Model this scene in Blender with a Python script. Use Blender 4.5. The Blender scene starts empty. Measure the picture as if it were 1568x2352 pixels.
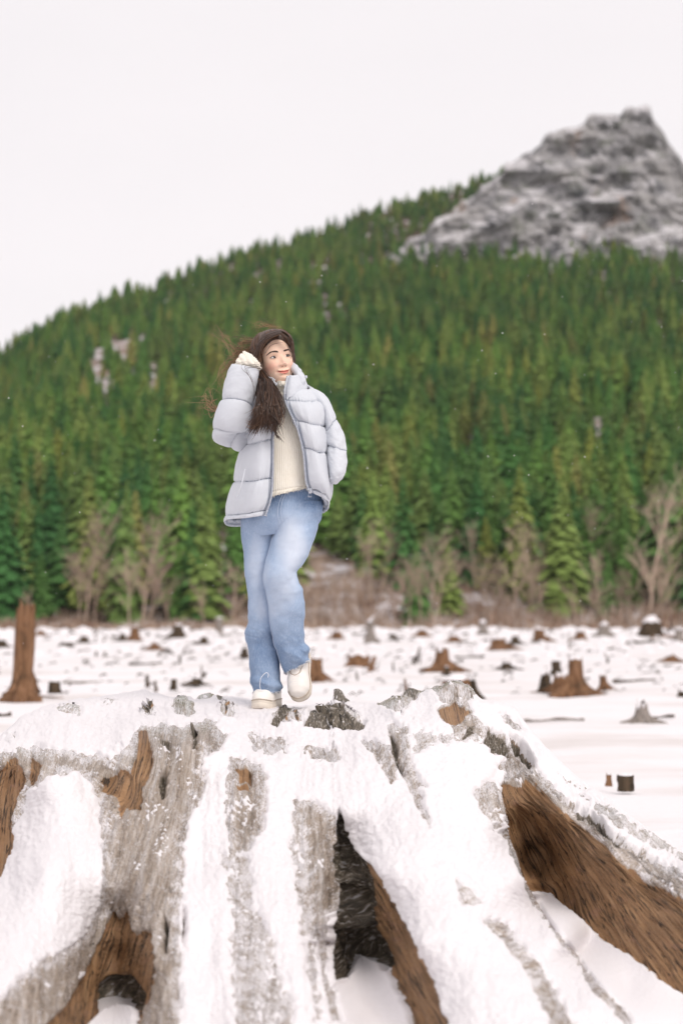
import bpy, bmesh, math, random
import numpy as np
from mathutils import Vector, Matrix, Euler
random.seed(7); np.random.seed(7)
sc = bpy.context.scene
C = sc.collection

# ------------------------------------------------------------------ camera
CAMH = 1.2                      # eye height above the lake bed (m)
FPX = 50.0/36.0*2352.0          # focal length in the units of the measured photograph (2352 high)
HOR = 1428.0
PITCH = math.atan((HOR-1176.0)/FPX)
FOCUS = 6.15
cd = bpy.data.cameras.new('camera'); cam = bpy.data.objects.new('camera', cd); C.objects.link(cam)
cd.sensor_fit = 'VERTICAL'; cd.sensor_height = 36.0; cd.sensor_width = 24.0; cd.lens = 50.0
cd.clip_start = 0.1; cd.clip_end = 20000
cam.location = (0, 0, CAMH); cam.rotation_euler = (math.pi/2+PITCH, 0, 0)
cd.dof.use_dof = True; cd.dof.focus_distance = FOCUS; cd.dof.aperture_fstop = 1.8
sc.camera = cam

# ------------------------------------------------------------------ sky (bright even overcast), soft sun
SUN_EL, SUN_AZ = math.radians(48), math.radians(35)   # from the camera's right, behind it
w = bpy.data.worlds.new('World'); sc.world = w; w.use_nodes = True
nt = w.node_tree; nt.nodes.clear()
o_ = nt.nodes.new('ShaderNodeOutputWorld'); bg = nt.nodes.new('ShaderNodeBackground')
sky = nt.nodes.new('ShaderNodeTexSky'); sky.sky_type = 'NISHITA'; sky.sun_disc = False
sky.sun_elevation = SUN_EL; sky.sun_rotation = math.pi-SUN_AZ
sky.air_density = 1.0; sky.dust_density = 2.0
cl = nt.nodes.new('ShaderNodeTexNoise'); cl.inputs['Scale'].default_value = 2.2; cl.inputs['Detail'].default_value = 4
tc = nt.nodes.new('ShaderNodeTexCoord'); mp = nt.nodes.new('ShaderNodeMapping'); mp.inputs['Scale'].default_value = (1, 1, 2.5)
nt.links.new(tc.outputs['Generated'], mp.inputs[0]); nt.links.new(mp.outputs[0], cl.inputs['Vector'])
rp = nt.nodes.new('ShaderNodeValToRGB')
rp.color_ramp.elements[0].position = .3; rp.color_ramp.elements[0].color = (.750, .718, .731, 1)
rp.color_ramp.elements[1].position = .7; rp.color_ramp.elements[1].color = (.805, .765, .776, 1)
nt.links.new(cl.outputs[0], rp.inputs[0])
sc10 = nt.nodes.new('ShaderNodeVectorMath'); sc10.operation = 'SCALE'; sc10.inputs['Scale'].default_value = 10.0
nt.links.new(rp.outputs[0], sc10.inputs[0])
mx = nt.nodes.new('ShaderNodeMix'); mx.data_type = 'RGBA'; mx.inputs[0].default_value = 0.96
nt.links.new(sky.outputs[0], mx.inputs[6]); nt.links.new(sc10.outputs[0], mx.inputs[7])
nt.links.new(mx.outputs[2], bg.inputs[0]); bg.inputs[1].default_value = 0.1
nt.links.new(bg.outputs[0], o_.inputs[0])
sl = bpy.data.lights.new('sun', 'SUN'); sl.energy = 1.4; sl.angle = math.radians(25); sl.color = (1, .93, .86)
so = bpy.data.objects.new('sun', sl); C.objects.link(so)
sdir = Vector((math.sin(SUN_AZ)*math.cos(SUN_EL), -math.cos(SUN_AZ)*math.cos(SUN_EL), math.sin(SUN_EL)))
so.rotation_euler = sdir.to_track_quat('Z', 'Y').to_euler(); so.location = sdir*50
sc.view_settings.view_transform = 'Standard'; sc.view_settings.look = 'None'
sc.view_settings.exposure = 0.33; sc.view_settings.gamma = 1.0; sc.view_settings.use_curve_mapping = False

# ------------------------------------------------------------------ helpers
CP, SP = math.cos(PITCH), math.sin(PITCH)
def P(px, py, Y):
    """the point at depth Y (metres along the ground from the camera) seen at a measured picture position"""
    a = (np.asarray(px, float)-784.0)/FPX; b = (1176.0-np.asarray(py, float))/FPX
    fy = CP-b*SP; s = np.asarray(Y, float)/fy
    return np.stack(np.broadcast_arrays(a*s, fy*s, CAMH+(SP+b*CP)*s), -1)
def ground_Y(py, z=0.0):
    b = (1176.0-py)/FPX
    return (CAMH-z)*(CP-b*SP)/-(SP+b*CP)
def tan_el(py):
    b = (1176.0-np.asarray(py, float))/FPX
    return (SP+b*CP)/(CP-b*SP)
_prm = np.random.RandomState(3).permutation(4096); _val = np.random.RandomState(4).uniform(-1, 1, 4096)
def _h(i, j, k): return _val[_prm[(_prm[(_prm[i & 4095]+j) & 4095]+k) & 4095]]
def vn(x, y, z=0.0):
    x, y, z = np.broadcast_arrays(np.asarray(x, float), np.asarray(y, float), np.asarray(z, float))
    i, j, k = np.floor(x).astype(int), np.floor(y).astype(int), np.floor(z).astype(int)
    u, v, t = x-i, y-j, z-k
    u, v, t = [q*q*q*(q*(q*6-15)+10) for q in (u, v, t)]
    def L(a, b, s): return a+(b-a)*s
    return L(L(L(_h(i, j, k), _h(i+1, j, k), u), L(_h(i, j+1, k), _h(i+1, j+1, k), u), v),
             L(L(_h(i, j, k+1), _h(i+1, j, k+1), u), L(_h(i, j+1, k+1), _h(i+1, j+1, k+1), u), v), t)
def fbm(x, y, z=0.0, o=4):
    s = 0; a = .5
    for q in range(o):
        s = s+a*vn(x*2**q+17.3*q, y*2**q-9.1*q, z*2**q+4.7*q); a *= .5
    return s
def sstep(a, b, x):
    t = np.clip((x-a)/(b-a), 0, 1); return t*t*(3-2*t)
def sdpoly(px, py, poly):
    """signed distance to a closed outline, positive inside"""
    q = np.asarray(poly, float); d = np.full(px.shape, 1e9); ins = np.zeros(px.shape, bool)
    for a, b in zip(q, np.roll(q, -1, 0)):
        e = b-a; wx, wy = px-a[0], py-a[1]
        t = np.clip((wx*e[0]+wy*e[1])/max(e@e, 1e-9), 0, 1)
        d = np.minimum(d, (wx-e[0]*t)**2+(wy-e[1]*t)**2)
        c = ((a[1] <= py) & (b[1] > py)) | ((b[1] <= py) & (a[1] > py))
        xi = a[0]+(py-a[1])/(e[1] if abs(e[1]) > 1e-9 else 1e-9)*e[0]
        ins ^= c & (px < xi)
    return np.where(ins, 1, -1)*np.sqrt(d)
def cr(pts, t):
    """Catmull-Rom through pts (n,k), t in 0..n-1"""
    p = np.asarray(pts, float); n = len(p); t = np.clip(np.asarray(t, float), 0, n-1)
    i = np.minimum(t.astype(int), n-2); u = (t-i)[..., None]
    p0, p1, p2, p3 = p[np.maximum(i-1, 0)], p[i], p[i+1], p[np.minimum(i+2, n-1)]
    return .5*((2*p1)+(-p0+p2)*u+(2*p0-5*p1+4*p2-p3)*u*u+(-p0+3*p1-3*p2+p3)*u**3)
def mesh_np(name, V, F, mat, parent=None, attrs=None, smooth=True, mats=None, midx=None):
    V = np.asarray(V, float).reshape(-1, 3); F = np.asarray(F)
    me = bpy.data.meshes.new(name)
    me.vertices.add(len(V)); me.vertices.foreach_set('co', np.ascontiguousarray(V.ravel(), dtype=np.float32))
    n, k = F.shape
    me.loops.add(n*k); me.loops.foreach_set('vertex_index', F.ravel().astype(np.int32))
    me.polygons.add(n); me.polygons.foreach_set('loop_start', np.arange(0, n*k, k, dtype=np.int32))
    me.polygons.foreach_set('use_smooth', np.full(n, smooth))
    for m in (mats or [mat]): me.materials.append(m)
    if midx is not None: me.polygons.foreach_set('material_index', np.asarray(midx, dtype=np.int32))
    for an, av in (attrs or {}).items():
        av = np.asarray(av, float)
        if av.size == len(V):
            a = me.attributes.new(an, 'FLOAT', 'POINT'); a.data.foreach_set('value', np.ascontiguousarray(av.ravel(), dtype=np.float32))
        else:
            a = me.attributes.new(an, 'FLOAT_VECTOR', 'POINT'); a.data.foreach_set('vector', np.ascontiguousarray(av.ravel(), dtype=np.float32))
    me.update(calc_edges=True); me.validate()
    ob = bpy.data.objects.new(name, me); C.objects.link(ob)
    if parent is not None:
        ob.parent = parent; ob.matrix_parent_inverse = Matrix.Translation(-Vector(parent.location))
    return ob
def grid_faces(nu, nv, wrap_u=False):
    """faces of a (nv rows, nu columns) vertex grid"""
    r = np.arange(nv-1)[:, None]; c = np.arange(nu if wrap_u else nu-1)[None]; c2 = (c+1) % nu
    return np.stack(np.broadcast_arrays(r*nu+c, r*nu+c2, (r+1)*nu+c2, (r+1)*nu+c), -1).reshape(-1, 4)
def grid_normals(G, wrap=False):
    if wrap: du = np.roll(G, -1, 1)-np.roll(G, 1, 1)
    else: du = np.gradient(G, axis=1)
    dv = np.gradient(G, axis=0); n = np.cross(du, dv)
    return n/np.maximum(np.linalg.norm(n, axis=-1, keepdims=True), 1e-9)
def empty(name, loc=(0, 0, 0), rz=0.0):
    o = bpy.data.objects.new(name, None); C.objects.link(o); o.location = loc; o.rotation_euler = (0, 0, rz)
    o.empty_display_size = .1; return o
def tag(o, label=None, cat=None, group=None, kind=None):
    if label: o['label'] = label
    if cat: o['category'] = cat
    if group: o['group'] = group
    if kind: o['kind'] = kind
    return o
def tube_np(pts, rad, n=6, cap=True, ecc=None):
    """vertices, quads of a tube along pts (m,3) with radii rad"""
    p = np.asarray(pts, float); m = len(p); rad = np.broadcast_to(np.asarray(rad, float), (m,))
    t = np.gradient(p, axis=0); t /= np.maximum(np.linalg.norm(t, axis=1, keepdims=True), 1e-9)
    ref = np.array([0, 0, 1.]) if abs(t[:, 2]).mean() < .8 else np.array([0, 1., 0])
    s = np.cross(t, ref); s /= np.maximum(np.linalg.norm(s, axis=1, keepdims=True), 1e-9); q = np.cross(s, t)
    a = np.arange(n)/n*2*math.pi
    V = p[:, None]+rad[:, None, None]*(np.cos(a)[None, :, None]*s[:, None]+np.sin(a)[None, :, None]*q[:, None])
    return V.reshape(-1, 3), grid_faces(n, m, True)
class MB:
    """collects vertex/quad arrays into one mesh"""
    def __init__(s): s.V = []; s.F = []; s.n = 0; s.M = []; s.A = []
    def add(s, V, F, m=0, a=0.0):
        V = np.asarray(V, float).reshape(-1, 3); F = np.asarray(F)
        if F.shape[1] == 3: F = np.concatenate([F, F[:, 2:3]], 1)
        s.V.append(V); s.F.append(F+s.n); s.n += len(V); s.M.append(np.full(len(F), m)); s.A.append(np.broadcast_to(np.asarray(a, float), (len(V),)))
    def tube(s, pts, rad, n=6, m=0, a=0.0): s.add(*tube_np(pts, rad, n), m, a)
    def box(s, c, h, R=None, m=0):
        v = np.array([[x, y, z] for x in (-1, 1) for y in (-1, 1) for z in (-1, 1)], float)*np.asarray(h)
        if R is not None: v = v@np.asarray(R).T
        s.add(v+np.asarray(c), [[0, 1, 3, 2], [4, 6, 7, 5], [0, 4, 5, 1], [2, 3, 7, 6], [0, 2, 6, 4], [1, 5, 7, 3]], m)
    def build(s, name, mat, parent=None, smooth=True, mats=None, attr=None):
        F = np.concatenate(s.F); V = np.concatenate(s.V); M = np.concatenate(s.M)
        at = {attr: np.concatenate(s.A)} if attr else None
        tri = F[:, 2] == F[:, 3]
        if tri.any():
            q = F[~tri]; t = F[tri][:, :3]
            F = np.concatenate([t, q[:, [0, 1, 2]], q[:, [0, 2, 3]]]) if len(q) else t
            M = np.concatenate([M[tri], M[~tri], M[~tri]])
        return mesh_np(name, V, F, mat, parent, attrs=at, smooth=smooth, mats=mats, midx=M if mats else None)

# ------------------------------------------------------------------ node material helper
class NM:
    def __init__(s, name):
        s.m = bpy.data.materials.new(name); s.m.use_nodes = True; s.t = s.m.node_tree; s.t.nodes.clear()
        s.out = s.t.nodes.new('ShaderNodeOutputMaterial'); s.b = s.t.nodes.new('ShaderNodeBsdfPrincipled')
        s.t.links.new(s.b.outputs[0], s.out.inputs[0])
    def n(s, ty, **kw):
        nd = s.t.nodes.new(ty)
        for k, v in kw.items():
            if k.startswith('i_'):
                nd.inputs[k[2:].replace('_', ' ')].default_value = v
            else: setattr(nd, k, v)
        return nd
    def l(s, a, b): s.t.links.new(a, b); return s
    def val(s, x, inp):
        if hasattr(x, 'is_linked') or hasattr(x, 'links'): s.t.links.new(x, inp)
        else: inp.default_value = x
    def attr(s, name, vec=False):
        a = s.n('ShaderNodeAttribute', attribute_name=name); return a.outputs['Vector' if vec else 'Fac']
    def obj(s): return s.n('ShaderNodeTexCoord').outputs['Object']
    def geo(s): return s.n('ShaderNodeNewGeometry').outputs['Position']
    def map(s, v, scale=(1, 1, 1), loc=(0, 0, 0)):
        m = s.n('ShaderNodeMapping'); s.l(v, m.inputs[0]); m.inputs['Scale'].default_value = scale; m.inputs['Location'].default_value = loc
        return m.outputs[0]
    def noise(s, v, scale=5, detail=4, rough=.55, dist=0):
        t = s.n('ShaderNodeTexNoise'); s.l(v, t.inputs['Vector']); t.inputs['Scale'].default_value = scale
        t.inputs['Detail'].default_value = detail; t.inputs['Roughness'].default_value = rough; t.inputs['Distortion'].default_value = dist
        return t.outputs[0]
    def ramp(s, f, *stops):
        r = s.n('ShaderNodeValToRGB'); s.l(f, r.inputs[0]); e = r.color_ramp.elements
        while len(e) < len(stops): e.new(.5)
        for q, (p, c) in zip(e, stops): q.position = p; q.color = (*c, 1) if len(c) == 3 else c
        return r.outputs[0]
    def fr(s, f, a, b, x=0., y=1.):
        r = s.n('ShaderNodeMapRange'); s.l(f, r.inputs[0]); r.interpolation_type = 'SMOOTHSTEP'
        for k, q in zip((1, 2, 3, 4), (a, b, x, y)): r.inputs[k].default_value = q
        return r.outputs[0]
    def math(s, op, a, b=0.0):
        m = s.n('ShaderNodeMath', operation=op); s.val(a, m.inputs[0]); s.val(b, m.inputs[1]); return m.outputs[0]
    def mix(s, f, a, b, mode='MIX'):
        m = s.n('ShaderNodeMix', data_type='RGBA', blend_type=mode); s.val(f, m.inputs[0])
        for q, i in ((a, 6), (b, 7)):
            if isinstance(q, tuple): q = (*q, 1) if len(q) == 3 else q
            s.val(q, m.inputs[i])
        return m.outputs[2]
    def col(s, c):
        if isinstance(c, tuple): s.b.inputs['Base Color'].default_value = (*c, 1)
        else: s.l(c, s.b.inputs['Base Color'])
        return s
    def rough(s, r): s.val(r, s.b.inputs['Roughness']); return s
    def spec(s, r): s.val(r, s.b.inputs['Specular IOR Level']); return s
    def bump(s, h, st=.3, d=.01, prev=None):
        b = s.n('ShaderNodeBump'); s.val(st, b.inputs['Strength']); b.inputs['Distance'].default_value = d; s.l(h, b.inputs['Height'])
        if prev is not None: s.l(prev, b.inputs['Normal'])
        s.l(b.outputs[0], s.b.inputs['Normal']); return b.outputs[0]

def mat_snow(name='snow', sparkle=True):
    k = NM(name); g = k.geo()
    k.col(k.mix(k.noise(g, 3, 3), (.75, .725, .742), (.82, .79, .808))).rough(.75).spec(.25)
    n1 = k.bump(k.noise(g, 45, 5, .65), .55, .012); k.bump(k.noise(g, 220, 2), .25, .003, n1)
    return k.m
SNOW = mat_snow()
# ------------------------------------------------------------------ snowy lake bed, one sheet to the horizon
def ground_h(X, Y):
    r = np.hypot(X, Y); f = sstep(2, 8, r)
    h = (.07*fbm(X*.35, Y*.35, 1.0, 4)+.10*fbm(X*.09, Y*.2, 9.0, 3))+.035*fbm(X*1.6, Y*1.6, 5.0, 3)*sstep(60, 20, r)
    return h*f-.03
def build_ground():
    k = NM('lake_snow'); g = k.geo()
    pat = k.noise(k.map(g, (.16, .55, 1)), 1.0, 5, .6)
    tint = k.mix(k.fr(pat, .47, .66), (.80, .77, .785), (.55, .49, .455))
    k.col(k.mix(k.noise(g, .8, 3), tint, (.80, .77, .785))).rough(.8).spec(.2)
    n1 = k.bump(k.noise(g, 6, 5, .6), .35, .05); k.bump(k.noise(g, 60, 3), .25, .006, n1)
    r = np.concatenate([np.linspace(.5, 40, 150), np.geomspace(41, 3000, 110)])
    a = np.concatenate([np.linspace(-math.pi, -.42, 50)[:-1], np.linspace(-.42, .42, 260), np.linspace(.42, math.pi, 50)[1:]])
    R, A = np.meshgrid(r, a, indexing='ij'); X, Y = R*np.sin(A), R*np.cos(A)
    G = np.stack([X, Y, ground_h(X, Y)], -1)
    mesh_np('snow_ground', G, grid_faces(len(a), len(r))[:, ::-1], k.m)
    tag(bpy.data.objects['snow_ground'], 'flat snow covered lake bed', None, None, 'structure')
build_ground()
# ------------------------------------------------------------------ the huge foreground stump
SIL = np.array([(-360,1800),(-100,1735),(0,1690),(60,1640),(120,1618),(200,1603),(270,1594),(330,1583),(350,1590),(400,1603),(450,1612),
 (490,1603),(520,1600),(560,1603),(600,1612),(640,1622),(700,1620),(762,1617),(768,1594),(785,1588),(806,1612),(860,1614),(922,1607),(929,1592),
 (960,1587),(1010,1581),(1040,1574),(1075,1580),(1095,1603),(1160,1615),(1180,1627),(1200,1655),(1230,1692),(1280,1745),(1330,1790),
 (1400,1838),(1480,1900),(1568,1960),(1750,2070),(1960,2200)], float)
# px, py, depth of points along the crests, hollows and edges of the roots
DEP = np.array([
 (-360,1800,6.3),(-150,1740,6.4),(0,1690,6.5),(150,1610,6.9),(330,1585,7.0),(480,1605,6.8),(610,1622,6.25),(700,1620,6.5),(850,1614,6.6),(960,1588,6.5),(1050,1576,6.45),
 (1190,1640,6.35),(1330,1790,6.0),(1568,1960,5.35),(1800,2100,4.9),(1960,2200,4.7),
 (150,1650,6.2),(300,1640,6.2),(500,1630,6.2),(700,1645,6.05),(900,1640,6.05),(1060,1650,5.95),
 (-150,1790,5.9),(0,1722,5.75),(100,1718,5.7),(250,1745,5.5),(330,1680,5.62),(400,1662,5.75),(480,1658,5.8),(560,1700,5.75),(700,1700,5.75),(850,1690,5.7),
 (30,1800,5.62),(0,1950,5.5),(-100,2000,5.4),(75,1750,5.45),
 (130,1800,5.25),(100,2000,4.6),(50,2200,4.05),(0,2300,3.75),(-150,2300,3.8),(-150,2100,4.6),
 (235,1830,5.3),(240,1900,5.15),(238,2050,4.75),(150,2200,4.28),(60,2352,3.85),(205,2200,4.6),(200,2300,4.3),
 (300,1780,5.2),(350,1760,5.28),(290,1860,5.1),(320,2000,4.72),(370,2150,4.3),(360,2352,3.85),(330,2250,4.25),(350,2200,4.2),
 (265,2100,4.82),(270,2200,4.75),(265,2285,4.75),(260,2352,4.25),
 (440,1760,5.3),(470,1800,5.32),(460,2000,4.82),(470,2200,4.32),(480,2352,3.95),(480,2450,3.8),
 (580,1755,5.38),(580,1850,5.05),(570,2000,4.68),(570,2200,4.2),(570,2352,3.85),
 (680,1800,5.3),(670,2000,4.7),(655,2200,4.2),(650,2352,3.82),
 (745,1880,5.05),(745,2000,4.72),(742,2120,4.42),(748,2240,4.18),(775,2352,3.95),
 (790,1900,5.12),(790,1970,5.1),(800,2060,4.95),(810,2150,4.78),(770,2180,4.68),(800,2230,4.62),(830,2200,4.9),(850,2300,4.35),(870,2352,4.2),
 (800,1870,5.05),(870,2000,4.55),(960,2160,4.12),(1045,2352,3.75),(830,2050,4.85),(850,2130,4.75),(890,2240,4.45),(950,2352,4.12),
 (950,1720,5.5),(930,1800,5.25),(1000,1900,4.85),(1080,2100,4.3),(1180,2300,3.82),(1230,2400,3.6),
 (1090,1780,5.5),(1140,1890,5.2),(1200,2010,4.85),(1290,2160,4.45),(1390,2290,4.15),(1440,2352,4.05),(1500,2450,3.9),
 (1242,2066,5.45),(1322,2180,4.98),(1425,2285,4.46),(1500,2352,4.17),(1490,2300,4.38),
 (1120,1730,5.75),(1160,1800,5.6),(1190,1900,5.62),(1215,1990,5.62),
 (1280,1860,5.3),(1400,1955,4.95),(1568,2065,4.6),(1320,2000,5.2),(1450,2080,4.85),(1568,2180,4.5),
 (1300,2080,5.3),(1400,2170,4.9),(1568,2295,4.45),(1700,2400,4.2),
 (1250,1760,5.75),(1400,1880,5.3),(1568,1990,4.95),(1800,2150,4.55),
 (300,2500,3.7),(700,2500,3.6),(1000,2500,3.75),(-200,2500,3.6),(1300,2500,3.8),(1700,2500,4.1)], float)
def rbf(pts, qx, qy, eps=25.0):
    x, y, d = pts.T; n = len(pts)
    def ker(r2): return np.sqrt(r2+eps*eps)
    A = ker((x[:, None]-x)**2+(y[:, None]-y)**2)-np.eye(n)*6.0
    Q = np.stack([np.ones(n), x, y], 1)
    M = np.block([[A, Q], [Q.T, np.zeros((3, 3))]])
    c = np.linalg.solve(M, np.concatenate([d, [0, 0, 0]]))
    out = c[n]+c[n+1]*qx+c[n+2]*qy
    for i in range(n): out = out+c[i]*ker((qx-x[i])**2+(qy-y[i])**2)
    return out
def L4(*p): return [(x*.5, 1531.25+y*.5) for x, y in p]
def L5(*p): return [(784+x*.5, 1531.25+y*.5) for x, y in p]
ICE = [L4((-400,430),(0,400),(160,365),(250,390),(520,415),(590,350),(620,290),(700,265),(850,270),(940,235),(1040,315),(1000,380),(945,430),(930,560),(870,700),(840,830),(830,1100),(830,1642),(840,1900),(600,1900),(-400,1900),(-60,1600),(110,1420),(250,1320),(400,1230),(470,1080),(480,880),(450,600),(370,490),(260,500),(130,570),(90,720),(40,880),(0,960),(-200,1100)),
 L4((1050,420),(1090,425),(1180,440),(1215,520),(1220,640),(1200,760),(1150,850),(1060,860),(1040,700)),
 L4((1390,380),(1430,370),(1568,400),(1568,450),(1430,430)),
 L4((1350,620),(1480,640),(1530,700),(1568,780),(1570,900),(1560,1100),(1505,1150),(1500,1380),(1540,1500),(1568,1642),(1520,1642),(1490,1400),(1430,1150),(1400,900)),
 L5((210,260),(250,255),(300,280),(310,380),(330,480),(380,540),(370,560),(340,550),(400,700),(405,745),(380,720),(330,600),(290,500),(240,400),(215,300)),
 L5((80,340),(220,350),(260,430),(260,520),(230,540),(190,460),(130,400)),
 L5((530,970),(560,1010),(640,1080),(600,1110),(560,1100)),
 L5((640,1180),(700,1170),(770,1190),(790,1250),(860,1310),(920,1420),(1000,1540),(1060,1642),(1180,1900),(1060,1900),(960,1642),(880,1500),(800,1340),(740,1280)),
 L5((610,580),(680,540),(760,600),(780,750),(800,860),(760,800),(700,750),(640,650)),
 L5((440,200),(500,160),(580,170),(600,220),(640,260),(760,330),(830,400),(890,460),(880,480),(740,490),(720,450),(770,400),(700,400),(650,360),(560,330),(520,290),(480,260)),
 L5((400,110),(480,80),(580,90),(620,130),(560,165),(470,165)),
 L5((720,220),(760,215),(830,290),(790,285),(740,260)),
 L5((740,500),(800,470),(880,470),(960,550),(1100,650),(1300,790),(1450,890),(1568,960),(2400,1400),(2400,1700),(1568,1100),(1250,860),(900,640),(740,560)),
 L5((160,165),(320,100),(400,110),(340,160),(260,215),(200,190)),
 [(1120,1810),(1160,1885),(1205,1985),(1234,2052),(1300,2150),(1392,2280),(1450,2352),(1525,2450),(1500,2450),(1426,2352),(1372,2290),(1282,2168),(1217,2068),(1188,1998),(1140,1900)]]
DUST = [L4((1000,850),(1060,1100),(1050,1300),(1080,1642),(1100,1900),(1400,1900),(1350,1642),(1310,1400),(1260,1250),(1180,1150),(1150,880),(1080,860)),
 L4((1340,620),(1430,760),(1400,900),(1440,1200),(1500,1642),(1440,1642),(1380,1200),(1340,900)),
 L5((320,300),(520,300),(560,340),(420,360),(330,400)), L5((640,560),(700,520),(720,600),(700,690)),
 L5((960,470),(1568,850),(2200,1200),(2200,1240),(1568,900),(1180,690)), L4((1130,300),(1320,330),(1300,420),(1150,400))]
WOOD = [L4((-300,480),(0,480),(40,420),(90,430),(100,520),(60,700),(70,780),(20,930),(0,960),(-200,1060)), L4((145,390),(190,440),(150,520),(120,555),(110,520)),
 L4((640,295),(685,290),(700,420),(690,500),(650,560),(640,640),(600,660),(570,640),(555,700),(535,690),(530,600),(460,570),(470,500),(540,465),(600,480),(625,400)),
 L4((510,1120),(540,1160),(580,1110),(600,1240),(640,1200),(700,1210),(705,1330),(690,1500),(640,1560),(600,1750),(100,1750),(220,1642),(330,1540),(400,1400),(470,1270),(500,1180)),
 L4((1080,460),(1150,470),(1155,520),(1100,530)), L4((1090,540),(1140,530),(1150,560),(1100,560)),
 L5((25,740),(60,830),(100,880),(170,960),(230,1050),(300,1180),(380,1350),(440,1500),(490,1642),(560,1900),(400,1900),(330,1642),(280,1520),(230,1420),(180,1310),(130,1190),(105,1050),(80,920)),
 L5((730,550),(780,540),(830,560),(840,510),(880,540),(960,610),(1060,680),(1140,760),(1250,840),(1400,970),(1568,1060),(2200,1450),(2200,1900),(1568,1510),(1450,1430),(1330,1330),(1200,1250),(1080,1150),(980,1060),(920,1040),(880,1030),(860,960),(820,880),(790,800),(760,650)),
 L5((450,200),(520,165),(590,210),(560,250),(490,270)), L5((775,315),(820,340),(880,440),(860,460),(800,400))]
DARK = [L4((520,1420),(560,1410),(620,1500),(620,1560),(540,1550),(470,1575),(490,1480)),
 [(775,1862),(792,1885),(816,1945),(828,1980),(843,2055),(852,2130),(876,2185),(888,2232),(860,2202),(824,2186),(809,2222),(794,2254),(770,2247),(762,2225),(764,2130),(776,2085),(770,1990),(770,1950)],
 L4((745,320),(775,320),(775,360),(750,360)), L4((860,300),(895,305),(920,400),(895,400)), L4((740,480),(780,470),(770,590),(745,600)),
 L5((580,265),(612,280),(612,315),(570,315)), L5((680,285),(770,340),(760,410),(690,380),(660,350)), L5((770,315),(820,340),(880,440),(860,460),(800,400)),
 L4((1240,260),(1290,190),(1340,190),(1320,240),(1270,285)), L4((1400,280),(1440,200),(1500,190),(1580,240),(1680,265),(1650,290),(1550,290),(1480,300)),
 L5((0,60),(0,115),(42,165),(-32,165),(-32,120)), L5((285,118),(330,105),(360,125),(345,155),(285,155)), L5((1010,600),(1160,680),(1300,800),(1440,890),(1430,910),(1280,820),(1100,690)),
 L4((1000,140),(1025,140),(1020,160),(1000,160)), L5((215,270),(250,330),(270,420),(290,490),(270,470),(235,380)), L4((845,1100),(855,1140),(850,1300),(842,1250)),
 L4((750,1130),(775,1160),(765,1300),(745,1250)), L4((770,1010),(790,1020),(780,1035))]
LUMPS = [(325,215,62,22,.03,.6),(690,212,20,20,.03,.8),(840,195,52,45,.035,.72),(1040,215,36,34,.045,.8),(940,148,60,14,.03,.5),(1300,235,50,40,.030,.85),(1365,240,30,20,.03,.9),
 (1505,240,80,44,.040,.85),(1590,250,60,30,.04,.7),(1833,180,60,36,.035,.6),(1893,130,36,24,.02,.9),(2090,120,100,30,.04,.5),(500,178,40,14,.02,.35),(60,330,25,20,.02,.3),(1545,140,20,30,.03,1.0),(1410,395,20,28,.02,.5),(900,370,60,70,.03,0)]
GROUND = [L4((465,1580),(540,1552),(622,1563),(626,1642),(640,1800),(380,1800),(405,1642)),
 [(760,2262),(794,2256),(812,2224),(826,2190),(860,2205),(888,2238),(917,2280),(947,2352),(975,2440),(800,2440),(783,2352)],
 L5((880,1037),(920,1044),(980,1064),(1080,1154),(1200,1254),(1330,1334),(1450,1434),(1568,1514),(2200,1920),(2200,2000),(1600,1960),(1420,1720),(1340,1642),(1250,1545),(1130,1410),(1050,1300),(970,1200),(920,1120))]
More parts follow.
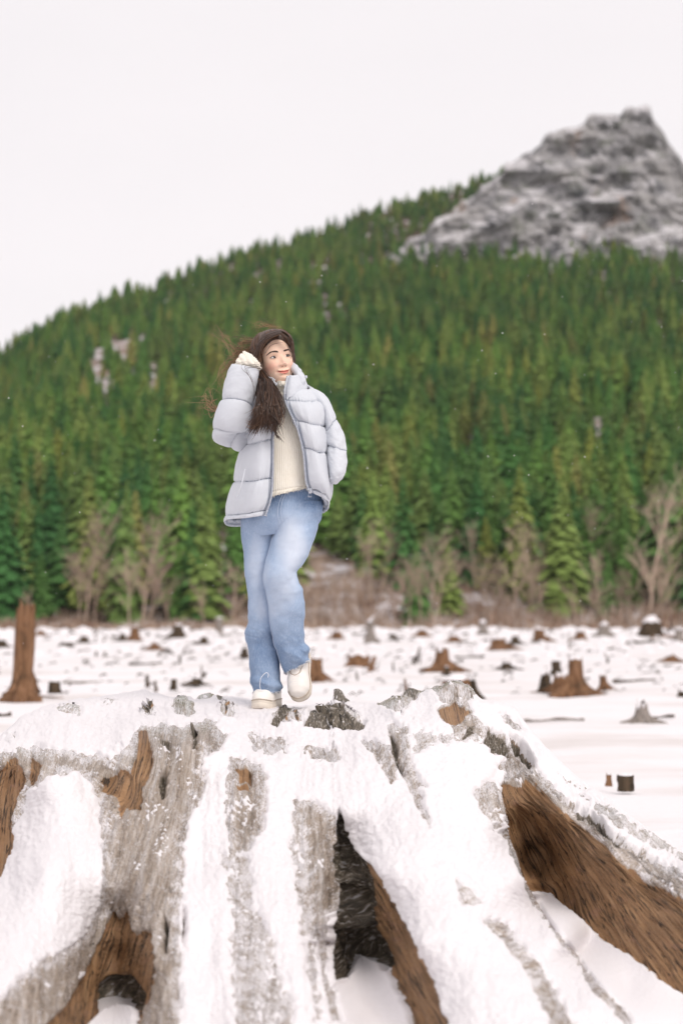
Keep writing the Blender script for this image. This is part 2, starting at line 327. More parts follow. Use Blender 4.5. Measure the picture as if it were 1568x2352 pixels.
def build_stump():
    nx, ny = 760, 470
    x = np.linspace(-360, 1960, nx); t = np.linspace(0, 1, ny)**1.4
    sil = np.interp(x, SIL[:, 0], SIL[:, 1]); sil = sil+vn(x*.06, 0, 3)*2.2+vn(x*.18, 0, 8)*1.2
    X = np.broadcast_to(x, (ny, nx)).copy(); Yp = sil+t[:, None]*(2600-sil)
    D = rbf(DEP, X, Yp)
    dt = Yp-sil
    D = D+.30*np.clip(1-dt/16, 0, 1)**2
    wx = X+9*fbm(X*.02, Yp*.02, 2)+5*vn(X*.09, Yp*.09, 7); wy = Yp+9*fbm(X*.02+40, Yp*.02, 9)+5*vn(X*.09, Yp*.09, 17)
    def msk(ps, f0, f1, warp=1.0):
        m = np.zeros_like(X)
        for p in ps: m = np.maximum(m, sstep(f0, f1, sdpoly(X+(wx-X)*warp, Yp+(wy-Yp)*warp, p)))
        return m
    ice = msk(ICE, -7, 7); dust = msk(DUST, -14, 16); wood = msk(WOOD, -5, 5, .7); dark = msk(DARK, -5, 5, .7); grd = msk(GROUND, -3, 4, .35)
    rim = 1-msk(ICE, 0, 38); rim = np.where(wood > .3, 0, rim)
    G = P(X, Yp, D)
    lump = np.zeros_like(X)
    for lx, ly, rx, ry, a, k in LUMPS:
        q = np.exp(-(((wx-lx*.5)/(rx*.5))**2+((wy-1531.25-ly*.5)/(ry*.5))**2)**1.3)
        G[..., 2] += a*q; ice = np.maximum(ice, sstep(.25, .5, q)*min(1, k*1.2)*(k > .2))
        dk_ = sstep(.45, .7, q*(.75+.5*vn(X*.12, Yp*.12, 31)))*(k > .75)
        dark = np.maximum(dark, dk_*sstep(-.1, .3, vn(X*.07, Yp*.10, 33))*.8); wood = np.maximum(wood, dk_*.8)
    # grain: lines run down the flutes and fan out with the roots
    gu = (X-(690+(Yp-1600)*.02))/(1+.00085*(Yp-1650))+18*fbm(X*.006, Yp*.004, 4)
    gu = gu+sstep(1120, 1250, X)*(.45*(X-1200)-.62*(Yp-1900)); gv = Yp+.4*np.abs(X-700)
    gu = gu-sstep(250, 60, X)*.25*(Yp-1900)
    gu = gu-sstep(770, 900, X)*sstep(1800, 2000, Yp)*.42*(Yp-1900)*sstep(1250, 1100, X)
    for pi, val in ((6, (X-.53*(Yp-1900))*1.0), (7, np.arctan2(X-1080, Yp-1640)*420)):
        gu = np.where(sdpoly(X, Yp, WOOD[pi]) > -14, val, gu)
    N = -grid_normals(G); N *= np.sign(-(N*G).sum(-1)+N[..., 2]*CAMH)[..., None]
    icew = np.clip(np.maximum(ice, np.maximum(wood, dark)), 0, 1)
    flut = fbm(gu*.05, gv*.006, 1, 4)*.022+fbm(gu*.16, gv*.012, 5, 3)*.008
    crack = np.clip(.22-np.abs(vn(gu*.13, gv*.008, 12)), 0, 1)*.05+np.clip(.2-np.abs(vn(gu*.3, gv*.012, 22)), 0, 1)*.025
    drip = fbm(X*.12, Yp*.045, 15, 3)*.007
    disp = flut*(.35+.65*icew)*(1-grd)-crack*.6*wood+drip*ice*(1-wood)-.02*wood*(1-grd)-.05*dark*(1-grd)+(fbm(X*.1, Yp*.05, 6, 3)*.03+vn(X*.25, Yp*.12, 9)*.012)*dark
    flatt = sstep(1655, 1720, Yp+.0*X); disp = disp*(.30+.70*flatt)-.045*dark*(1-flatt)*.0
    edge = sstep(0, 30, dt)
    Wd = G+N*(disp*edge)[..., None]
    # rear of the stump: the sheet closes over the back and down into the snow
    rows = [Wd]
    back = []
    for b, d in zip((2.3, 1.9, 1.45, .95, .5, .2, .07), (1.2, .85, .52, .3, .15, .065, .022)):
        q = Wd[0].copy(); q[:, 1] += b; q[:, 0] *= 1-.02*b; q[:, 2] -= d*(1.0); q[:, 2] = np.maximum(q[:, 2], -.15); back.append(q)
    W = np.concatenate([np.array(back), Wd]); nb = len(back)
    def pad(a, v=None): return np.concatenate([np.repeat(a[:1] if v is None else np.full_like(a[:1], v), nb, 0), a])
    k = NM('weathered_wood')
    gr = k.attr('grain', True)
    fine = k.noise(k.map(gr, (1, .06, 1)), 26, 5, .6); streak = k.noise(k.map(gr, (1, .05, 1)), 12, 5, .65, .25)
    blotch = k.noise(gr, 3.2, 4); pit = k.noise(k.map(gr, (1, .45, 1)), 36, 4, .7)
    br = k.ramp(streak, (.15, (.13, .066, .030)), (.38, (.29, .158, .073)), (.55, (.37, .21, .102)), (.80, (.48, .31, .175)))
    br = k.mix(k.fr(blotch, .55, .75), br, (.36, .20, .12))
    crk = k.fr(k.math('ABSOLUTE', k.math('SUBTRACT', k.noise(k.map(gr, (1, .03, 1)), 17, 3, .5, .1), .5)), .0, .026)
    crk2 = k.fr(fine, .36, .46)
    br = k.mix(crk, (.018, .012, .009), br); br = k.mix(crk2, k.mix(.5, br, (.03, .018, .012)), br)
    lo = k.noise(k.map(gr, (1, .10, 1)), 7, 4, .6); mid = k.noise(k.map(gr, (1, .20, 1)), 24, 4, .65)
    ic = k.ramp(k.math('ADD', k.math('MULTIPLY', lo, .65), k.math('MULTIPLY', mid, .35)), (.34, (.17, .125, .088)), (.46, (.36, .295, .240)), (.56, (.48, .42, .375)), (.66, (.62, .575, .55)))
    ic = k.mix(k.fr(k.noise(k.map(gr, (1, .35, 1)), 34, 3, .6), .30, .40), (.05, .042, .033), ic)
    frost = k.math('ADD', k.math('MULTIPLY', k.noise(k.map(gr, (1, .45, 1)), 40, 4, .75), .6), k.math('MULTIPLY', k.noise(gr, 5, 3), .4))
    frost = k.math('ADD', frost, k.math('MULTIPLY', k.attr('rim'), .105))
    ic = k.mix(k.fr(frost, .54, .64, 0, .92), ic, (.78, .75, .765))
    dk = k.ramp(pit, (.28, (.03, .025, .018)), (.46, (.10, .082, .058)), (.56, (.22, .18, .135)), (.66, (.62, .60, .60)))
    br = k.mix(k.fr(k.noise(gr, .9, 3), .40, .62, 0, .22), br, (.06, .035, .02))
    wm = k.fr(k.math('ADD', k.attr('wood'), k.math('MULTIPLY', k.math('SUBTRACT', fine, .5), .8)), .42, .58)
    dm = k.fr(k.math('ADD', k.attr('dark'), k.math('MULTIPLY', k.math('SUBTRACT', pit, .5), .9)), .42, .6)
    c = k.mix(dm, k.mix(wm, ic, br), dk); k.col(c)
    wet = k.math('MAXIMUM', wm, dm)
    k.rough(k.math('ADD', k.math('MULTIPLY', wet, .42), k.fr(pit, .3, .7, .10, .32))).spec(.5)
    n1 = k.bump(fine, .5, .006); n2 = k.bump(k.noise(k.map(gr, (1, .3, 1)), 30, 4, .7), .7, .012, n1); k.bump(k.math('MULTIPLY', crk, 1.0), .6, .012, n2)
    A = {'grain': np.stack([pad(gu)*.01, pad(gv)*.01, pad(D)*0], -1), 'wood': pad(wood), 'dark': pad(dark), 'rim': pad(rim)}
    root = empty('giant_stump', (0, 5.6, 0))
    tag(root, 'huge weathered stump with spreading snow covered roots under the woman', 'tree stump')
    F = grid_faces(nx, ny+nb)
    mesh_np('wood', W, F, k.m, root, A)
    # snow lying on the stump: a sheet of its own whose ragged rim dives under the wood
    S = np.clip(1-np.maximum(np.maximum(ice, wood*1.1), dark*1.1), 0, 1)
    S = np.maximum(S, grd)
    dustn = .5+.55*fbm(X*.045, Yp*.03, 21, 4)+.35*vn(X*.16, Yp*.13, 23)
    S = S*(1-dust*np.clip(1.25-dustn, 0, 1)*1.0)
    S = np.maximum(S, ice*(1-wood)*(1-dark)*.62*sstep(.50, 1.0, .5+.6*fbm(gu*.03, gv*.014, 33, 4)+.3*vn(X*.2, Yp*.2, 3)))
    nz = .5*fbm(X*.06, Yp*.06, 41, 3)+.35*vn(X*.21, Yp*.21, 44)+.2*vn(X*.33, Yp*.33, 45)
    th = .024*(S-.50+.36*nz*sstep(1.0, .55, S)*1.4)
    th = np.where(th > 0, th, th*1.2)
    soft = sstep(.7, 1.0, S)
    th = th+soft*(1-grd)*(.010*fbm(X*.035, Yp*.016, 51, 3)+.0045*fbm(X*.13, Yp*.11, 55, 3)+.0022*vn(X*.33, Yp*.31, 57))*sstep(0, 20, dt)
    th = np.clip(th, -.03, .06)
    smo = G+N*(.25*disp*(1-grd)*edge)[..., None]
    base = np.where(soft[..., None] > .5, smo*.6+Wd*.4, Wd); base = Wd+(smo-Wd)*soft[..., None]*.6
    Sn = base+N*(th*(1-.75*np.clip(1-dt/10, 0, 1)))[..., None]
    bk2 = np.array(back)+np.array([0, 0, .012])
    SV = np.concatenate([bk2, Sn]); tt = np.concatenate([np.full((nb, nx), .02), th])
    fm = tt.reshape(-1)[F].max(1) > -.006
    F2 = F[fm]; used = np.unique(F2); remap = np.zeros(SV.reshape(-1, 3).shape[0], int); remap[used] = np.arange(len(used))
    mesh_np('snow_cover', SV.reshape(-1, 3)[used], remap[F2], SNOW, root)
    return root
STUMP = build_stump()
# ------------------------------------------------------------------ forested hillside and the rock summit
RIDGE = np.array([(-2200,1436),(-1500,1395),(-700,1120),(-350,985),(-200,915),(0,835),(120,755),(300,682),(420,640),(520,603),(640,570),(740,532),(860,490),(980,458),(1060,432),(1120,412),
                  (1250,410),(1568,415),(1800,470),(2300,700),(3400,1150)], float)
SHORE_D, RIDGE_D = 250.0, 1300.0
def a_of(X, Y): return 784+FPX*np.asarray(X)/np.asarray(Y)*1.0     # bearing as a picture column (level ray)
def hill_z(px, D):
    ry = np.interp(px, RIDGE[:, 0], RIDGE[:, 1])
    te = tan_el(ry)
    Rd = RIDGE_D*np.interp(px, [-2200, -700, 0, 600, 1100, 2300, 3400], [.3, .62, .72, .9, 1.0, 1.0, .8])
    t = np.clip((D-SHORE_D)/(Rd-SHORE_D), 0, 1)
    e = te*t**.72                      # rising steeply from the shore, easing off to the ridge
    z = CAMH*sstep(0, .02, t)+e*D
    return np.where(D > Rd, te*Rd+CAMH-(D-Rd)*.35, z)
def hill_pt(px, D):
    X = (np.asarray(px)-784)/FPX*D
    n = 2.5*fbm(X*.01, D*.012, 3, 3)*np.clip((D-SHORE_D)/60, 0, 1)
    return np.stack([X, D*np.ones_like(X), hill_z(px, D)+n], -1)
CLEAR = [((280,885),(100,105)),((1080,1110),(45,110)),((950,1285),(90,60)),((540,1290),(60,50)),((760,1340),(90,50)),((1400,1000),(70,40)),((930,1400),(300,40)),((1560,985),(60,40)),((1250,600),(60,20)),((330,790),(60,14)),((480,800),(30,12))]
def scr(p):
    """picture position of world points"""
    X, Y, Z = p[..., 0], p[..., 1], p[..., 2]-CAMH
    f = Y*CP+Z*SP; u = -Y*SP+Z*CP
    return 784+FPX*X/f, 1176-FPX*u/f
def build_hill():
    k = NM('forest_floor'); g = k.geo()
    n = k.math('ADD', k.noise(g, .10, 6, .65), k.math('MULTIPLY', k.attr('open'), .075)); n2 = k.noise(g, .45, 4, .7)
    c = k.mix(k.attr('open'), k.ramp(n2, (.3, (.035, .03, .02)), (.6, (.12, .085, .06))), k.ramp(n2, (.3, (.12, .085, .06)), (.6, (.30, .22, .18))))
    k.col(k.mix(k.fr(k.math('ADD', n, k.math('MULTIPLY', n2, .35)), .70, .84), c, (.70, .67, .70))).rough(.9).spec(.1)
    px = np.linspace(-2200, 3400, 460); D = np.concatenate([np.geomspace(SHORE_D, 1350, 180), np.linspace(1380, 2400, 12)])
    A, B = np.meshgrid(px, D)
    G = hill_pt(A, B)
    G[0, :, 2] = -.3
    gx, gy = scr(G); op = np.zeros_like(gx)
    for (cx, cy), (rx, ry_) in CLEAR: op = np.maximum(op, sstep(1.3, .6, ((gx-cx)/rx)**2+((gy-cy)/ry_)**2))
    mesh_np('hillside', G, grid_faces(460, len(D)), k.m, None, {'open': op})
    tag(bpy.data.objects['hillside'], 'steep forested hillside above the lake', None, None, 'structure')
build_hill()
ROCKSIL = np.array([(880,600),(925,562),(952,540),(972,536),(1000,508),(1030,494),(1060,458),(1092,446),(1105,428),(1150,402),(1162,378),(1195,362),(1240,336),(1252,310),(1275,304),(1300,290),(1340,286),(1352,264),(1385,258),(1420,262),(1440,249),
    (1478,241),(1492,244),(1497,272),(1520,303),(1540,330),(1566,366),(1600,400),(1660,450),(1760,540),(1800,620)], float)
def build_rock():
    nx, ny = 420, 240
    x = np.linspace(880, 1800, nx); s = np.interp(x, ROCKSIL[:, 0], ROCKSIL[:, 1])
    s = s+4.5*vn(x*.05, 0, 1)+2.5*vn(x*.16, 0, 5)
    base = 600+25*vn(x*.01, 3, 1)
    t = np.linspace(0, 1, ny)[:, None]
    X = np.broadcast_to(x, (ny, nx)); Y = s+t*np.maximum(base+45-s, 6)
    # slabs dip to the left: ledges run along these lines
    v = (Y-.12*(X-1250)*np.sign(X-1250)*.6+.33*np.minimum(X-1230, 0))
    led = v/46+1.5*fbm(X*.009, Y*.011, 4, 3)
    fr = led-np.floor(led); idx = np.floor(led)
    step = sstep(0, .38, fr)                     # ledge tread then riser
    D = 1120-.18*(Y-250)*.9
    D = D-(idx+step)*4.6+.10*np.abs(X-1420)*1.0
    D = D+14*np.abs(vn(X*.014+.010*Y, Y*.014, 21))+3*np.abs(vn(X*.05, Y*.055, 23))+22*fbm(X*.010, Y*.010, 7, 3)+11*fbm(X*.03, Y*.028, 11, 4)+3.0*fbm(X*.12, Y*.1, 13, 3)
    edge = np.clip(1-(Y-s)/14, 0, 1)**2; D = D+edge*18
    G = P(X, Y, D)
    rows = []
    for b, d in ((160, 150), (90, 70), (40, 24), (14, 6)):
        q = G[0].copy(); q[:, 1] += b; q[:, 2] -= d; rows.append(q)
    W = np.concatenate([np.array(rows), G])
    k = NM('mountain_rock'); g = k.geo()
    nrm = k.n('ShaderNodeNewGeometry').outputs['Normal']; sx = k.n('ShaderNodeSeparateXYZ'); k.l(nrm, sx.inputs[0])
    n = k.noise(g, .040, 5, .65); n2 = k.noise(k.map(g, (1, 1, .45)), .024, 4)
    c = k.ramp(n, (.32, (.075, .08, .09)), (.46, (.23, .225, .23)), (.68, (.40, .385, .38)))
    c = k.mix(k.fr(n2, .60, .72, 0, .7), c, (.30, .18, .11))
    c = k.mix(k.fr(k.noise(g, .055, 4), .55, .66, 0, .5), c, (.07, .085, .05))
    up = k.math('ADD', sx.outputs[2], k.math('MULTIPLY', k.math('SUBTRACT', k.noise(g, .05, 5, .7), .5), 1.5))
    c = k.mix(k.fr(up, .66, .95, 0, .8), c, (.62, .60, .62))
    k.col(c).rough(.9).spec(.15); k.bump(k.noise(g, .25, 5, .7), .8, 2.0)
    ro = mesh_np('rock_summit', W, grid_faces(nx, ny+4), k.m)
    tag(ro, 'bare grey rock summit dusted with snow', None, None, 'structure')
build_rock()

# ------------------------------------------------------------------ trees
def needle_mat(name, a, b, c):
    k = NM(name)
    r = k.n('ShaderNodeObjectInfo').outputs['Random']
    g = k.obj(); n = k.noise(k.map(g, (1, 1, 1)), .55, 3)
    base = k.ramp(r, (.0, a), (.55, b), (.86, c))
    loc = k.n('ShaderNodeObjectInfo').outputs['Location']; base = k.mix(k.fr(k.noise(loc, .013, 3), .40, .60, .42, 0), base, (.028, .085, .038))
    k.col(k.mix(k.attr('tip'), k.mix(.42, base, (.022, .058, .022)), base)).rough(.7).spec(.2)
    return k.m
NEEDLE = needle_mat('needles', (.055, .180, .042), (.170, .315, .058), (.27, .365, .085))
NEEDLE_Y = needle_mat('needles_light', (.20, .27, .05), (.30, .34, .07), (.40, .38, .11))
BARK = NM('bark').col((.07, .05, .04)).rough(.9).m
TWIG = NM('bare_twigs'); TWIG.col(TWIG.ramp(TWIG.n('ShaderNodeObjectInfo').outputs['Random'], (0, (.32, .235, .18)), (1, (.48, .37, .285)))).rough(.9); TWIG = TWIG.m
def conifer_mesh(name, seed, H=22.0, Wd=2.9, mat=None, dens=1.0, low=.07):
    rn = np.random.RandomState(seed); V = []; F = []; T = []; n = 0
    nw = int(40*dens)
    for i in range(nw):
        u = min(max((i+rn.uniform(-.3, .3))/nw, 0), .995); z = H*(low+(1-low)*u**.92)
        R = Wd*(1-u)**.78*(.78+.35*rn.rand())+.22
        nb = max(5, int((9-4*u)*dens))
        a0 = rn.rand()*6.3
        for j in range(nb):
            a = a0+j*2*math.pi/nb+rn.uniform(-.3, .3); r = R*rn.uniform(.68, 1.12); dr = rn.uniform(.30, .75)
            d = np.array([math.cos(a), math.sin(a), 0]); s = np.array([-d[1], d[0], 0]); wv = r*rn.uniform(.20, .34)+.10
            zz = min(z+rn.uniform(-.25, .25), H*.99)
            up = .10*r
            p0 = np.array([0, 0, zz]); p1 = d*r*.5+[0, 0, zz-dr*r*.32+up]; p2 = d*r+[0, 0, zz-dr*r]
            q1, q2 = p1+s*wv-[0, 0, .28*wv], p1-s*wv-[0, 0, .28*wv]
            e1, e2 = d*r*.86+s*wv*.62+[0, 0, zz-dr*r*.95], d*r*.86-s*wv*.62+[0, 0, zz-dr*r*.95]
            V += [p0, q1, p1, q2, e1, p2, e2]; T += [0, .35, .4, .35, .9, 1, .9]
            F += [(n, n+1, n+2), (n, n+2, n+3), (n+1, n+4, n+2), (n+2, n+4, n+5), (n+2, n+5, n+6), (n+2, n+6, n+3)]; n += 7
    b = MB(); b.add(np.array(V), np.array(F), 0, np.array(T))
    b.tube([(0, 0, H*.8), (0, 0, H*.93), (0, 0, H*1.0)], [.22, .12, .02], 4, 0, 1.0)
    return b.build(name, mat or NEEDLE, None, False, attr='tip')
def bare_mesh(name, seed, H=15.0, spread=.30):
    rn = np.random.RandomState(seed); b = MB()
    def br(p, d, L, r, lv):
        m = 4; pts = [np.array(p)]
        for i in range(m):
            d = d+rn.normal(0, .10, 3)+np.array([0, 0, .06]); d = d/np.linalg.norm(d); pts.append(pts[-1]+d*L/m)
        b.tube(pts, np.linspace(r, r*.35, m+1), 3)
        if lv > 0:
            nk = [0, 6, 8, 12][lv]
            for q in range(nk):
                t = rn.uniform(.25, 1) if lv < 3 else rn.uniform(.22, 1); i = min(int(t*m), m-1); pp = pts[i]+(pts[i+1]-pts[i])*(t*m-i)
                a = rn.rand()*6.28; sp = rn.uniform(.5, 1.0)*spread*3
                dd = d*.75+np.array([math.cos(a)*sp, math.sin(a)*sp, rn.uniform(0, .5)]); dd /= np.linalg.norm(dd)
                br(pp, dd, L*(.42 if lv < 3 else .40)*rn.uniform(.7, 1.2), r*.42, lv-1)
    br((0, 0, 0), np.array([0, 0, 1.]), H*.82, .20, 3)
    return b
PROTO = []
TREES = 0
def trunk_mesh():
    b = MB(); b.tube([(0, 0, -.6), (0, 0, 8), (0, 0, 19)], [.30, .22, .05], 6); return b
def place_tree(proto, loc, s, sx, rz, label, cat, group):
    """copies of a tree's empty, trunk and crown"""
    r = proto[0].copy(); C.objects.link(r); r.location = loc; r.rotation_euler = (random.uniform(-.03, .03), random.uniform(-.03, .03), rz); r.scale = (s*sx, s*sx, s)
    for ch in proto[1:]:
        c = ch.copy(); C.objects.link(c); c.parent = r
    r['label'] = label; r['category'] = cat; r['group'] = group
    return r
def build_forest():
    rn = np.random.RandomState(5)
    protos = []
    tm = None
    cfg = [(11, 4.0, NEEDLE, 1.0), (12, 4.9, NEEDLE, 1.0), (13, 3.4, NEEDLE, .9), (14, 5.3, NEEDLE, 1.05), (15, 4.3, NEEDLE_Y, .95)]
    for sd, wd, mt, dn in cfg:
        r = empty('conifer')
        c = conifer_mesh('crown', sd, 22, wd, mt, dn); c.parent = r
        t = trunk_mesh().build('trunk', BARK); t.parent = r
        protos.append((r, c, t))
    # scatter over bearing and distance
    N = 52000
    D = np.sqrt(rn.uniform(SHORE_D**2, 1330**2, N)); px = rn.uniform(-2100, 3200, N)
    keep = np.ones(N, bool)
    pos = hill_pt(px, D); sxp, syp = scr(pos)
    ry = np.interp(px, RIDGE[:, 0], RIDGE[:, 1])
    keep &= (syp > ry-3)
    for (cx, cy), (rx, ry2) in CLEAR:
        q = ((sxp-cx)/rx)**2+((syp-cy)/ry2)**2+.5*fbm(sxp*.03, syp*.03, 2)
        keep &= ~((q < 1) & (rn.rand(N) < .90))
    rockx = np.interp(sxp, ROCKSIL[:, 0], ROCKSIL[:, 1])
    setb = np.interp(px, [-700, 400, 450, 600, 680, 1000, 1250, 1380, 1440, 2300], [250, 250, 268, 262, 288, 300, 280, 275, 252, 252])+10*vn(px*.03, 1, 4)
    keep &= (D > setb) | (rn.rand(N) < .45)
    inrock = (sxp > 925) & (sxp < 1790) & (syp < 585+20*vn(sxp*.02, 0, 1)) & (syp > rockx+3) & (D < 1190)
    keep &= ~inrock
    keep &= rn.rand(N) < (.55+.45*(fbm(pos[:, 0]*.02, pos[:, 1]*.014, 9) > -.10))
    idx = np.where(keep)[0]
    # thin by a grid so crowns keep their distance
    cell = {}; sel = []
    for i in idx:
        cs_ = 7.8+3.0*(0.5+fbm(pos[i, 0]*.02, pos[i, 1]*.015, 4)); g = (int(pos[i, 0]//cs_), int(pos[i, 1]//cs_), int(cs_*1.5))
        if g in cell: continue
        cell[g] = i; sel.append(i)
    sel = np.array(sel)
    # a dense first row along the shore
    sel = sel[np.argsort(pos[sel, 1])]
    infr = (sxp[sel] > -40) & (sxp[sel] < 1610)
    near = sel[infr][:270]; far = np.setdiff1d(sel, near)
    print('trees', len(sel), 'near', pos[near, 1].max())
    grp = 'conifers along the foot of the hillside'
    used = [False]*5
    for i in near:
        v = rn.choice(5, p=[.27, .25, .2, .2, .08]); s = rn.uniform(.45, 1.2)
        lab = 'dark green conifer in the dense forest along the shore'; g = grp
        if v == 4: lab = 'pale yellow green conifer among the darker shore conifers'; g = 'pale conifers along the shore'
        if not used[v]:
            used[v] = True; r = protos[v][0]; r.location = pos[i]; r.scale = (s*.95, s*.95, s); r.rotation_euler = (0, 0, rn.rand()*6.28); tag(r, lab, 'tree', g)
        else: place_tree(protos[v], pos[i], s, rn.uniform(.95, 1.35), rn.rand()*6.28, lab, 'tree', g)
    # the rest of the forest: one object
    pts = pos[far].astype(np.float32); m = len(pts)
    me = bpy.data.meshes.new('hillside_forest'); me.vertices.add(m); me.vertices.foreach_set('co', pts.ravel())
    dd = pts[:, 1]
    sc_ = rn.uniform(.55, 1.28, m)*np.interp(dd, [250, 600, 950, 1300], [1.0, .95, .72, .52])
    for nm, ty, dat in (('var', 'INT', rn.choice(5, m, p=[.27, .24, .2, .2, .09]).astype(np.int32)), ('sc', 'FLOAT', sc_.astype(np.float32)), ('rz', 'FLOAT', (rn.rand(m)*6.28).astype(np.float32)), ('wd', 'FLOAT', rn.uniform(1.0, 1.55, m).astype(np.float32))):
        a = me.attributes.new(nm, ty, 'POINT'); a.data.foreach_set('value', dat)
    ob = bpy.data.objects.new('hillside_forest', me); C.objects.link(ob)
    tag(ob, 'dense green conifer forest covering the hillside', None, None, 'stuff')
    ng = bpy.data.node_groups.new('scatter_forest', 'GeometryNodeTree')
    ng.interface.new_socket('Geometry', in_out='INPUT', socket_type='NodeSocketGeometry'); ng.interface.new_socket('Geometry', in_out='OUTPUT', socket_type='NodeSocketGeometry')
    gi = ng.nodes.new('NodeGroupInput'); go = ng.nodes.new('NodeGroupOutput'); jn = ng.nodes.new('GeometryNodeJoinGeometry')
    def att(n, ty):
        a = ng.nodes.new('GeometryNodeInputNamedAttribute'); a.data_type = ty; a.inputs['Name'].default_value = n; return a.outputs[0]
    va, s_, rz, wd = att('var', 'INT'), att('sc', 'FLOAT'), att('rz', 'FLOAT'), att('wd', 'FLOAT')
    mu = ng.nodes.new('ShaderNodeMath'); mu.operation = 'MULTIPLY'; ng.links.new(s_, mu.inputs[0]); ng.links.new(wd, mu.inputs[1])
    cs = ng.nodes.new('ShaderNodeCombineXYZ'); ng.links.new(mu.outputs[0], cs.inputs[0]); ng.links.new(mu.outputs[0], cs.inputs[1]); ng.links.new(s_, cs.inputs[2])
    crz = ng.nodes.new('ShaderNodeCombineXYZ'); ng.links.new(rz, crz.inputs[2])
    for v in range(5):
        cm = ng.nodes.new('FunctionNodeCompare'); cm.data_type = 'INT'; cm.operation = 'EQUAL'
        ia = [q for q in cm.inputs if q.type == 'INT']; ng.links.new(va, ia[0]); ia[1].default_value = v
        oi = ng.nodes.new('GeometryNodeObjectInfo'); oi.inputs['Object'].default_value = protos[v][1]; oi.inputs['As Instance'].default_value = True; oi.transform_space = 'ORIGINAL'
        ip = ng.nodes.new('GeometryNodeInstanceOnPoints')
        ng.links.new(gi.outputs[0], ip.inputs['Points']); ng.links.new(cm.outputs[0], ip.inputs['Selection']); ng.links.new(oi.outputs['Geometry'], ip.inputs['Instance'])
        ng.links.new(crz.outputs[0], ip.inputs['Rotation']); ng.links.new(cs.outputs[0], ip.inputs['Scale'])
        ng.links.new(ip.outputs[0], jn.inputs[0])
    ng.links.new(jn.outputs[0], go.inputs[0])
    md = ob.modifiers.new('scatter', 'NODES'); md.node_group = ng
build_forest()
def build_shore():
    rn = np.random.RandomState(21)
    # leafless trees standing in front of the conifers
    bp = []
    for sd, H, sp in ((1, 15, .30), (2, 13, .24), (3, 16, .36)):
        r = empty('bare_tree'); o = bare_mesh('branches', sd, H, sp).build('branches', TWIG, None, False); o.parent = r
        bp.append((r, o))
    spots = [(195,236,1.25,'tan'),(222,240,1.0,'tan'),(178,238,.9,'tan'),(325,236,1.2,'t2'),(345,240,.95,'t2'),(300,238,.8,'t2'),(1480,236,1.55,'t3'),(1505,236,.9,'t4'),(1530,238,.75,'t4'),(1375,238,.8,'s'),(1320,240,.6,'s'),(1240,238,.55,'s'),(1160,240,.6,'s'),
             (905,240,.9,'m'),(960,238,.75,'m'),(1000,240,.8,'m'),(760,238,.7,'m'),(820,240,.65,'m'),(720,240,.8,'m'),(470,240,.6,'s'),(1440,240,.7,'s'),(540,240,.7,'m'),(60,240,.5,'s')]+[(float(q), 244+(i*7) % 40, .55+.06*((i*5) % 9), 'm' if q < 1020 else 's') for i, q in enumerate((690,735,790,845,880,925,945,985,1015,1050,1090,1130,1185,1215,1265,1300,1340,1400,1425,1550,500,450,420,385,1110,1230))]
    names = {'tan': 'leafless tan tree in the left clump before the conifers', 't2': 'leafless grey brown tree in the second clump from the left', 't3': 'tallest leafless tree by the right shore',
             't4': 'small leafless tree near the tallest bare tree at the right', 's': 'low leafless sapling along the foot of the forest', 'm': 'leafless grey tree in the middle clearing of the shore'}
    used = [False]*3
    for n, (px, D, s, ky) in enumerate(spots):
        v = n % 3; loc = ((px-784)/FPX*D, D, max(0, float(hill_z(px, D)) if D > SHORE_D else 0)-.2)
        if not used[v]:
            used[v] = True; r = bp[v][0]; r.location = loc; r.scale = (s, s, s); tag(r, names[ky], 'tree', 'leafless trees along the shore')
        else: place_tree(bp[v], loc, s, 1.1, rn.rand()*6.28, names[ky], 'tree', 'leafless trees along the shore')
    # brown brush along the waterline
    V = []; F = []; n = 0
    for i in range(30000):
        px = rn.uniform(-2200, 3400); wdt = np.interp(px, [430, 680, 1000, 1380, 1450], [6, 40, 55, 30, 8]); D = 228+24*rn.rand()+wdt*rn.rand()**1.5; gz = max(0, float(hill_z(px, D)))-.2
        h = rn.uniform(.8, 4.6)*(1.0 if px > 500 else .55)*(.6+.5*abs(float(vn(px*.012, 0, 2)))*2); x = (px-784)/FPX*D
        a = rn.rand()*3.14; wv = rn.uniform(.04, .12)*2; l = rn.normal(0, .35)*h
        V += [(x-wv*math.cos(a), D-wv*math.sin(a), gz), (x+wv*math.cos(a), D+wv*math.sin(a), gz), (x+l+wv*.3, D+rn.normal(0, .3)*h, gz+h)]; F.append((n, n+1, n+2)); n += 3
    k = NM('brush'); g = k.geo()
    k.col(k.ramp(k.noise(g, .30, 4, .7), (.34, (.16, .08, .05)), (.46, (.30, .20, .14)), (.56, (.42, .34, .28)), (.64, (.66, .61, .60)))).rough(.9)
    o = mesh_np('shore_brush', V, np.array(F), k.m, smooth=False); tag(o, 'low reddish brown brush along the far shore', None, None, 'stuff')
build_shore()
